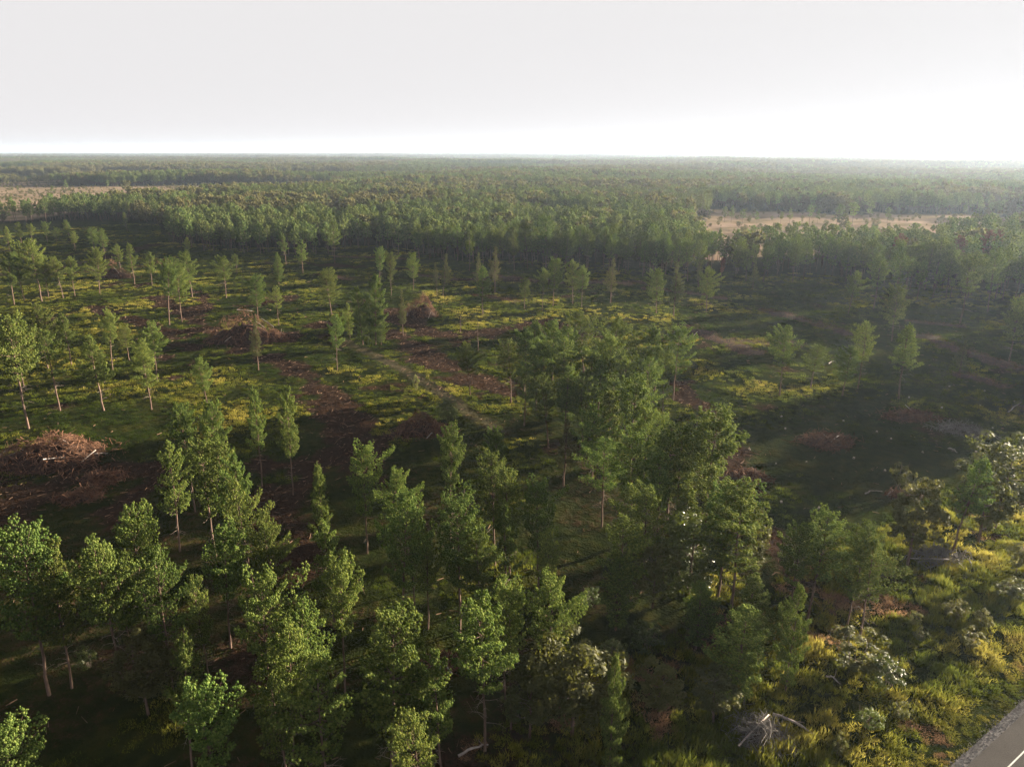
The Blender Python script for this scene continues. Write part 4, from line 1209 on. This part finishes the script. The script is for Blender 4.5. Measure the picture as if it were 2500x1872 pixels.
ST = [(340, 365), (820, 400), (370, 460), (1075, 497), (1185, 550), (300, 718), (535, 703), (900, 682), (1140, 787), (1275, 846), (335, 1065), (625, 1105), (1430, 650), (1575, 317), (1870, 285),
      (2135, 257), (1325, 224), (1635, 148), (1905, 182), (1970, 460), (1840, 645), (95, 618), (2110, 703), (115, 850)]
r = np.random.default_rng(77)
tb = TB(); tb.tube(np.array([[0, 0, -.15], [0, 0, .05], [0, 0, .3]]), [.27, .22, .20], 9); smesh = tb.mesh('bark', M['log'], True)
an = np.arange(9) * 2 * PI / 9
tmesh = tri_mesh('cut_face', [(0, 0, .31)] + [(math.cos(a) * .205, math.sin(a) * .205, .303) for a in an], [(0, 1 + k, 1 + (k + 1) % 9) for k in range(9)], M['cut_wood'])
for (x, y) in ST:
    px_, py_ = cpt('RR', x, y); X_, Y_ = gp(px_, py_)
    e = empty('tree_stump', X_, Y_, r.uniform(0, 6)); s = r.uniform(.6, .95); e.scale = (s, s, s)
    e.rotation_euler = (R(r.normal(0, 6)), R(r.normal(0, 6)), r.uniform(0, 6))
    child('bark', smesh, e); child('cut_face', tmesh, e)
    tag(e, 'small pale cut stump dotted in the shaded grass of the right clearing', 'stump', 'cut stumps of the right clearing')

# ------------------------------------------------------------------ grass (uncountable)
def gn_grass(name, pts, scl, dry, blades, spread, bh, bw, label):
    me = bpy.data.meshes.new(name)
    n = len(pts)
    me.vertices.add(n); me.vertices.foreach_set('co', np.asarray(pts, np.float32).ravel())
    r = np.random.default_rng(n)
    rot = np.stack([np.zeros(n), np.zeros(n), r.uniform(0, 6.28, n)], 1)
    for nm, tp, arr in (('scl', 'FLOAT_VECTOR', scl), ('rot', 'FLOAT_VECTOR', rot), ('pid', 'INT', r.integers(0, 4, n)), ('tint', 'FLOAT', dry)):
        a = me.attributes.new(nm, tp, 'POINT')
        a.data.foreach_set('vector' if 'VECTOR' in tp else 'value', np.asarray(arr, np.int32 if tp == 'INT' else np.float32).ravel())
    ob = bpy.data.objects.new(name, me); COL.objects.link(ob)
    ng = bpy.data.node_groups.new(name, 'GeometryNodeTree')
    ng.interface.new_socket('Geometry', in_out='INPUT', socket_type='NodeSocketGeometry')
    ng.interface.new_socket('Geometry', in_out='OUTPUT', socket_type='NodeSocketGeometry')
    Nn = ng.nodes; Ln = ng.links
    gi = Nn.new('NodeGroupInput'); go = Nn.new('NodeGroupOutput'); jn = Nn.new('GeometryNodeJoinGeometry')
    circ = Nn.new('GeometryNodeMeshCircle'); circ.fill_type = 'NGON'; circ.inputs['Vertices'].default_value = 3
    cone = Nn.new('GeometryNodeTransform'); Ln.new(circ.outputs['Mesh'], cone.inputs['Geometry'])
    cone.inputs['Scale'].default_value = (bh / 1.5, bw * 1.5, 1); cone.inputs['Rotation'].default_value = (0, -PI / 2, 0)
    cone.inputs['Translation'].default_value = (0, 0, bh / 3)
    sm = Nn.new('GeometryNodeSetMaterial'); sm.inputs['Material'].default_value = M['grass']; Ln.new(cone.outputs['Geometry'], sm.inputs[0])
    def rv(lo, hi, seed):
        q = Nn.new('FunctionNodeRandomValue'); q.data_type = 'FLOAT_VECTOR'; q.inputs[0].default_value = lo; q.inputs[1].default_value = hi
        q.inputs['Seed'].default_value = seed
        return next(s for s in q.outputs if s.enabled)
    for k in range(4):
        pn = Nn.new('GeometryNodePoints'); pn.inputs['Count'].default_value = blades
        Ln.new(rv((-spread, -spread, -0.05), (spread, spread, 0.0), 10 + k), pn.inputs['Position'])
        ip = Nn.new('GeometryNodeInstanceOnPoints')
        Ln.new(pn.outputs[0], ip.inputs['Points']); Ln.new(sm.outputs[0], ip.inputs['Instance'])
        er = Nn.new('FunctionNodeEulerToRotation'); Ln.new(rv((-0.75, -0.75, 0), (0.75, 0.75, 6.28), 30 + k), er.inputs[0])
        Ln.new(er.outputs[0], ip.inputs['Rotation']); Ln.new(rv((0.6, 0.6, 0.45), (1.3, 1.3, 1.25), 50 + k), ip.inputs['Scale'])
        rl = Nn.new('GeometryNodeRealizeInstances'); Ln.new(ip.outputs[0], rl.inputs[0])
        g2 = Nn.new('GeometryNodeGeometryToInstance'); Ln.new(rl.outputs[0], g2.inputs[0]); Ln.new(g2.outputs[0], jn.inputs[0])
    iop = Nn.new('GeometryNodeInstanceOnPoints'); iop.inputs['Pick Instance'].default_value = True
    def attr(nm, tp):
        q = Nn.new('GeometryNodeInputNamedAttribute'); q.data_type = tp; q.inputs['Name'].default_value = nm
        return next(s for s in q.outputs if s.enabled and s.name == 'Attribute')
    Ln.new(gi.outputs[0], iop.inputs['Points']); Ln.new(jn.outputs[0], iop.inputs['Instance'])
    Ln.new(attr('pid', 'INT'), iop.inputs['Instance Index'])
    er = Nn.new('FunctionNodeEulerToRotation'); Ln.new(attr('rot', 'FLOAT_VECTOR'), er.inputs[0]); Ln.new(er.outputs[0], iop.inputs['Rotation'])
    Ln.new(attr('scl', 'FLOAT_VECTOR'), iop.inputs['Scale']); Ln.new(iop.outputs[0], go.inputs[0])
    md = ob.modifiers.new('scatter', 'NODES'); md.node_group = ng
    tag(ob, label, 'grass', kind='stuff')
    return ob


m, N, L = newmat('grass_blades')
it = N.new('ShaderNodeAttribute'); it.attribute_type = 'INSTANCER'; it.attribute_name = 'tint'
oi = N.new('ShaderNodeObjectInfo')
rp = ramp(N, [(0.0, (0.026, 0.042, 0.008)), (0.35, (0.072, 0.092, 0.013)), (0.60, (0.150, 0.150, 0.024)), (0.80, (0.25, 0.215, 0.045)), (1.0, (0.22, 0.12, 0.08))])
L.new(it.outputs['Fac'], rp.inputs['Fac'])
hsv = N.new('ShaderNodeHueSaturation'); ma_ = N.new('ShaderNodeMath'); ma_.operation = 'MULTIPLY_ADD'; ma_.inputs[1].default_value = .5; ma_.inputs[2].default_value = .75
L.new(oi.outputs['Random'], ma_.inputs[0]); L.new(ma_.outputs[0], hsv.inputs['Value']); L.new(rp.outputs['Color'], hsv.inputs['Color'])
p = N.new('ShaderNodeBsdfPrincipled'); p.inputs['Roughness'].default_value = .8; p.inputs['Specular IOR Level'].default_value = .0; L.new(hsv.outputs['Color'], p.inputs['Base Color'])
tr = N.new('ShaderNodeBsdfTranslucent'); L.new(hsv.outputs['Color'], tr.inputs['Color'])
ms = N.new('ShaderNodeMixShader'); ms.inputs['Fac'].default_value = .5; L.new(p.outputs[0], ms.inputs[1]); L.new(tr.outputs[0], ms.inputs[2])
o = N.new('ShaderNodeOutputMaterial'); L.new(ms.outputs[0], o.inputs['Surface'])
M['grass'] = m


def soil_at(x, y):
    wob = (fbm(x / 6.0, y / 6.0, 31, 3) - 0.5); v = np.zeros(len(x))
    for pts, w in SOIL:
        w = w * 0.82
        v = np.maximum(v, 1 - sstep(w * .35, w * .75, seg_dist(x, y, poly22(pts)) + wob * w * 2.0))
    v = np.maximum(v, .7 * sstep(.66, .76, fbm(x / 13.0, y / 13.0, 41, 4)))
    for pts, w in SAND: v = np.maximum(v, 1 - sstep(w * .8, w * 1.4, seg_dist(x, y, poly22(pts))))
    return v


def grass_set(d0, d1, s, seed):
    x, y = wedge_points(d0, d1, s, -40, 42, seed)
    r = np.random.default_rng(seed)
    k = (road_off(x, y) < -24) & (soil_at(x, y) < r.uniform(0.25, 0.9, len(x))) & (fbm(x / 5.0, y / 5.0, 45, 2) > r.uniform(.2, .62, len(x)))
    dd = np.hypot(x, y)
    k &= (dd > 140) | (fbm(x / 11.0, y / 11.0, 52, 3) > 0.50 + 0.12 * (1 - sstep(95, 140, dd)))   # bare dark litter, also put in to deepen the shade between the near pines
    return x[k], y[k]


x1, y1 = grass_set(45, 170, 0.85, 401)
x2, y2 = grass_set(170, 330, 1.35, 402)
x3, y3 = grass_set(330, 600, 2.4, 403)
k3 = (np.hypot(x3, y3) < front(np.degrees(np.arctan2(x3, y3))) + 25); x3, y3 = x3[k3], y3[k3]
xg = np.concatenate([x1, x2, x3]); yg = np.concatenate([y1, y2, y3])
sg = np.concatenate([np.full(len(x1), .8), np.full(len(x2), 1.15), np.full(len(x3), 1.8)])
r = np.random.default_rng(21)
sg = sg * r.uniform(.65, 1.3, len(xg)); zs = np.minimum(sg, 1.2) * r.uniform(.6, 1.2, len(xg))
dry = np.clip(0.34 + 1.5 * (fbm(xg / 14.0, yg / 14.0, 47, 3) - 0.5) + r.normal(0, .10, len(xg)), 0, .80)
zs = zs * (0.7 + 0.9 * dry)
gn_grass('grass', np.stack([xg, yg, hz(xg, yg)], 1), np.stack([sg, sg, zs], 1), dry, 46, .62, .34, .03, 'low yellow-green grass covering the clearing between the pines')
# denser, taller verge growth by the road
n = 10500
s_ = r.uniform(-35, 95, n); o_ = -0.45 - r.uniform(0, 1, n) ** 1.15 * 26
pt = RE0[None] + RD[None] * s_[:, None] + RN[None] * o_[:, None]
xv, yv = pt[:, 0], pt[:, 1]
vv = fbm(xv / 3.2, yv / 3.2, 48, 3)
k = (vv > r.uniform(.15, .55, n)); xv, yv, vv, o_ = xv[k], yv[k], vv[k], o_[k]
sc2 = r.uniform(.6, 1.15, len(xv)) * (0.55 + 0.45 * sstep(-1, -5, o_)); zv = sc2 * (0.35 + 1.5 * np.clip(vv - .2, 0, 1)) * (0.5 + 0.9 * sstep(-2, -9, o_))
pink = sstep(.60, .70, fbm(xv / 4.5, yv / 4.5, 49, 3))
dv = np.clip(.42 + 1.0 * (fbm(xv / 6.0, yv / 6.0, 50, 3) - .35) + r.normal(0, .08, len(xv)), 0, .75) * (1 - pink) + pink * .97
zv = np.where(pink > .5, zv * .6, zv)
gn_grass('verge_grass', np.stack([xv, yv, hz(xv, yv)], 1), np.stack([sc2, sc2, zv], 1), dv, 40, .5, .62, .030, 'tall weedy grass with pinkish seed heads on the sunlit road verge')
print('grass', len(xg), len(xv))

# loose woody litter over the logged soil (uncountable)
x, y = wedge_points(50, 330, 1.15, -40, 42, 501)
r = np.random.default_rng(55)
sl = soil_at(x, y)
k = (road_off(x, y) < -16) & (r.random(len(x)) < 0.05 + 0.50 * sl)
x, y = x[k], y[k]
z = hz(x, y) + 0.05
n = len(x); a = r.uniform(0, 2 * PI, n); Ld = r.uniform(0.25, 1.1, n) * np.where(r.random(n) < .07, 2.2, 1); w = r.uniform(0.02, 0.05, n)
d = np.stack([np.cos(a), np.sin(a), r.normal(0, .15, n)], 1); sN = np.stack([-np.sin(a), np.cos(a), np.zeros(n)], 1)
p0 = np.stack([x, y, z], 1)
V = np.stack([p0 - d * Ld[:, None] / 2 + sN * w[:, None], p0 - d * Ld[:, None] / 2 - sN * w[:, None], p0 - d * Ld[:, None] / 2 + np.array([0, 0, 1]) * w[:, None] * 2.2,
              p0 + d * Ld[:, None] / 2 + sN * w[:, None] * .5, p0 + d * Ld[:, None] / 2 - sN * w[:, None] * .5, p0 + d * Ld[:, None] / 2 + np.array([0, 0, 1]) * w[:, None] * 1.6], 1)
FT = np.array([(0, 1, 4), (0, 4, 3), (1, 2, 5), (1, 5, 4), (2, 0, 3), (2, 3, 5)])
FF = (FT[None] + (np.arange(n) * 6)[:, None, None]).reshape(-1, 3)
wd = bpy.data.objects.new('woody_litter', tri_mesh('woody_litter', V.reshape(-1, 3), FF, M['litter'])); COL.objects.link(wd)
tag(wd, 'broken twigs and bark scattered over the logged brown soil', 'litter', kind='stuff')

# ------------------------------------------------------------------ water tower on the horizon
wx, wy = 6200 * math.sin(R(13.65)), 6200 * math.cos(R(13.65))
e = empty('water_tower', wx, wy)
zb = -e.location.z + 30
tb = TB(); a_ = np.linspace(0, 2.4, 7)
prof = [(0.01, 40), (4.2, 41), (5.6, 44), (5.6, 47), (4.6, 50), (2.4, 51.6), (0.01, 52)]
tb.tube(np.array([[0, 0, q[1] + 14 - e.location.z] for q in prof]), np.array([q[0] for q in prof]), 14)
child('tank', tb.mesh('tank', M['steel'], True), e)
tb = TB(); tb.tube(np.array([[0, 0, -1], [0, 0, 25], [0, 0, 54 - e.location.z]]), [2.4, 1.5, 1.8], 12); child('column', tb.mesh('column', M['steel'], True), e)
tag(e, 'tiny pale water tower on the horizon right of centre', 'water tower')

# ------------------------------------------------------------------ haze
bx = np.array([(sx * 47000, y, z) for z in (-14, 92) for y in (-400, 61000) for sx in (-1, 1)], float)
F = [(0, 2, 3), (0, 3, 1), (4, 5, 7), (4, 7, 6), (0, 1, 5), (0, 5, 4), (2, 6, 7), (2, 7, 3), (0, 4, 6), (0, 6, 2), (1, 3, 7), (1, 7, 5)]
m, N, L = newmat('haze')
pv = N.new('ShaderNodeVolumePrincipled')
pv.inputs['Color'].default_value = (0.62, 0.77, 1.0, 1)
pv.inputs['Density'].default_value = HAZE_DENSITY
pv.inputs['Anisotropy'].default_value = HAZE_G
o = N.new('ShaderNodeOutputMaterial'); L.new(pv.outputs[0], o.inputs['Volume'])
hzo = bpy.data.objects.new('haze', tri_mesh('haze', bx, F, m)); COL.objects.link(hzo)
tag(hzo, 'thin pale haze filling the air over the forest', 'haze', kind='stuff')
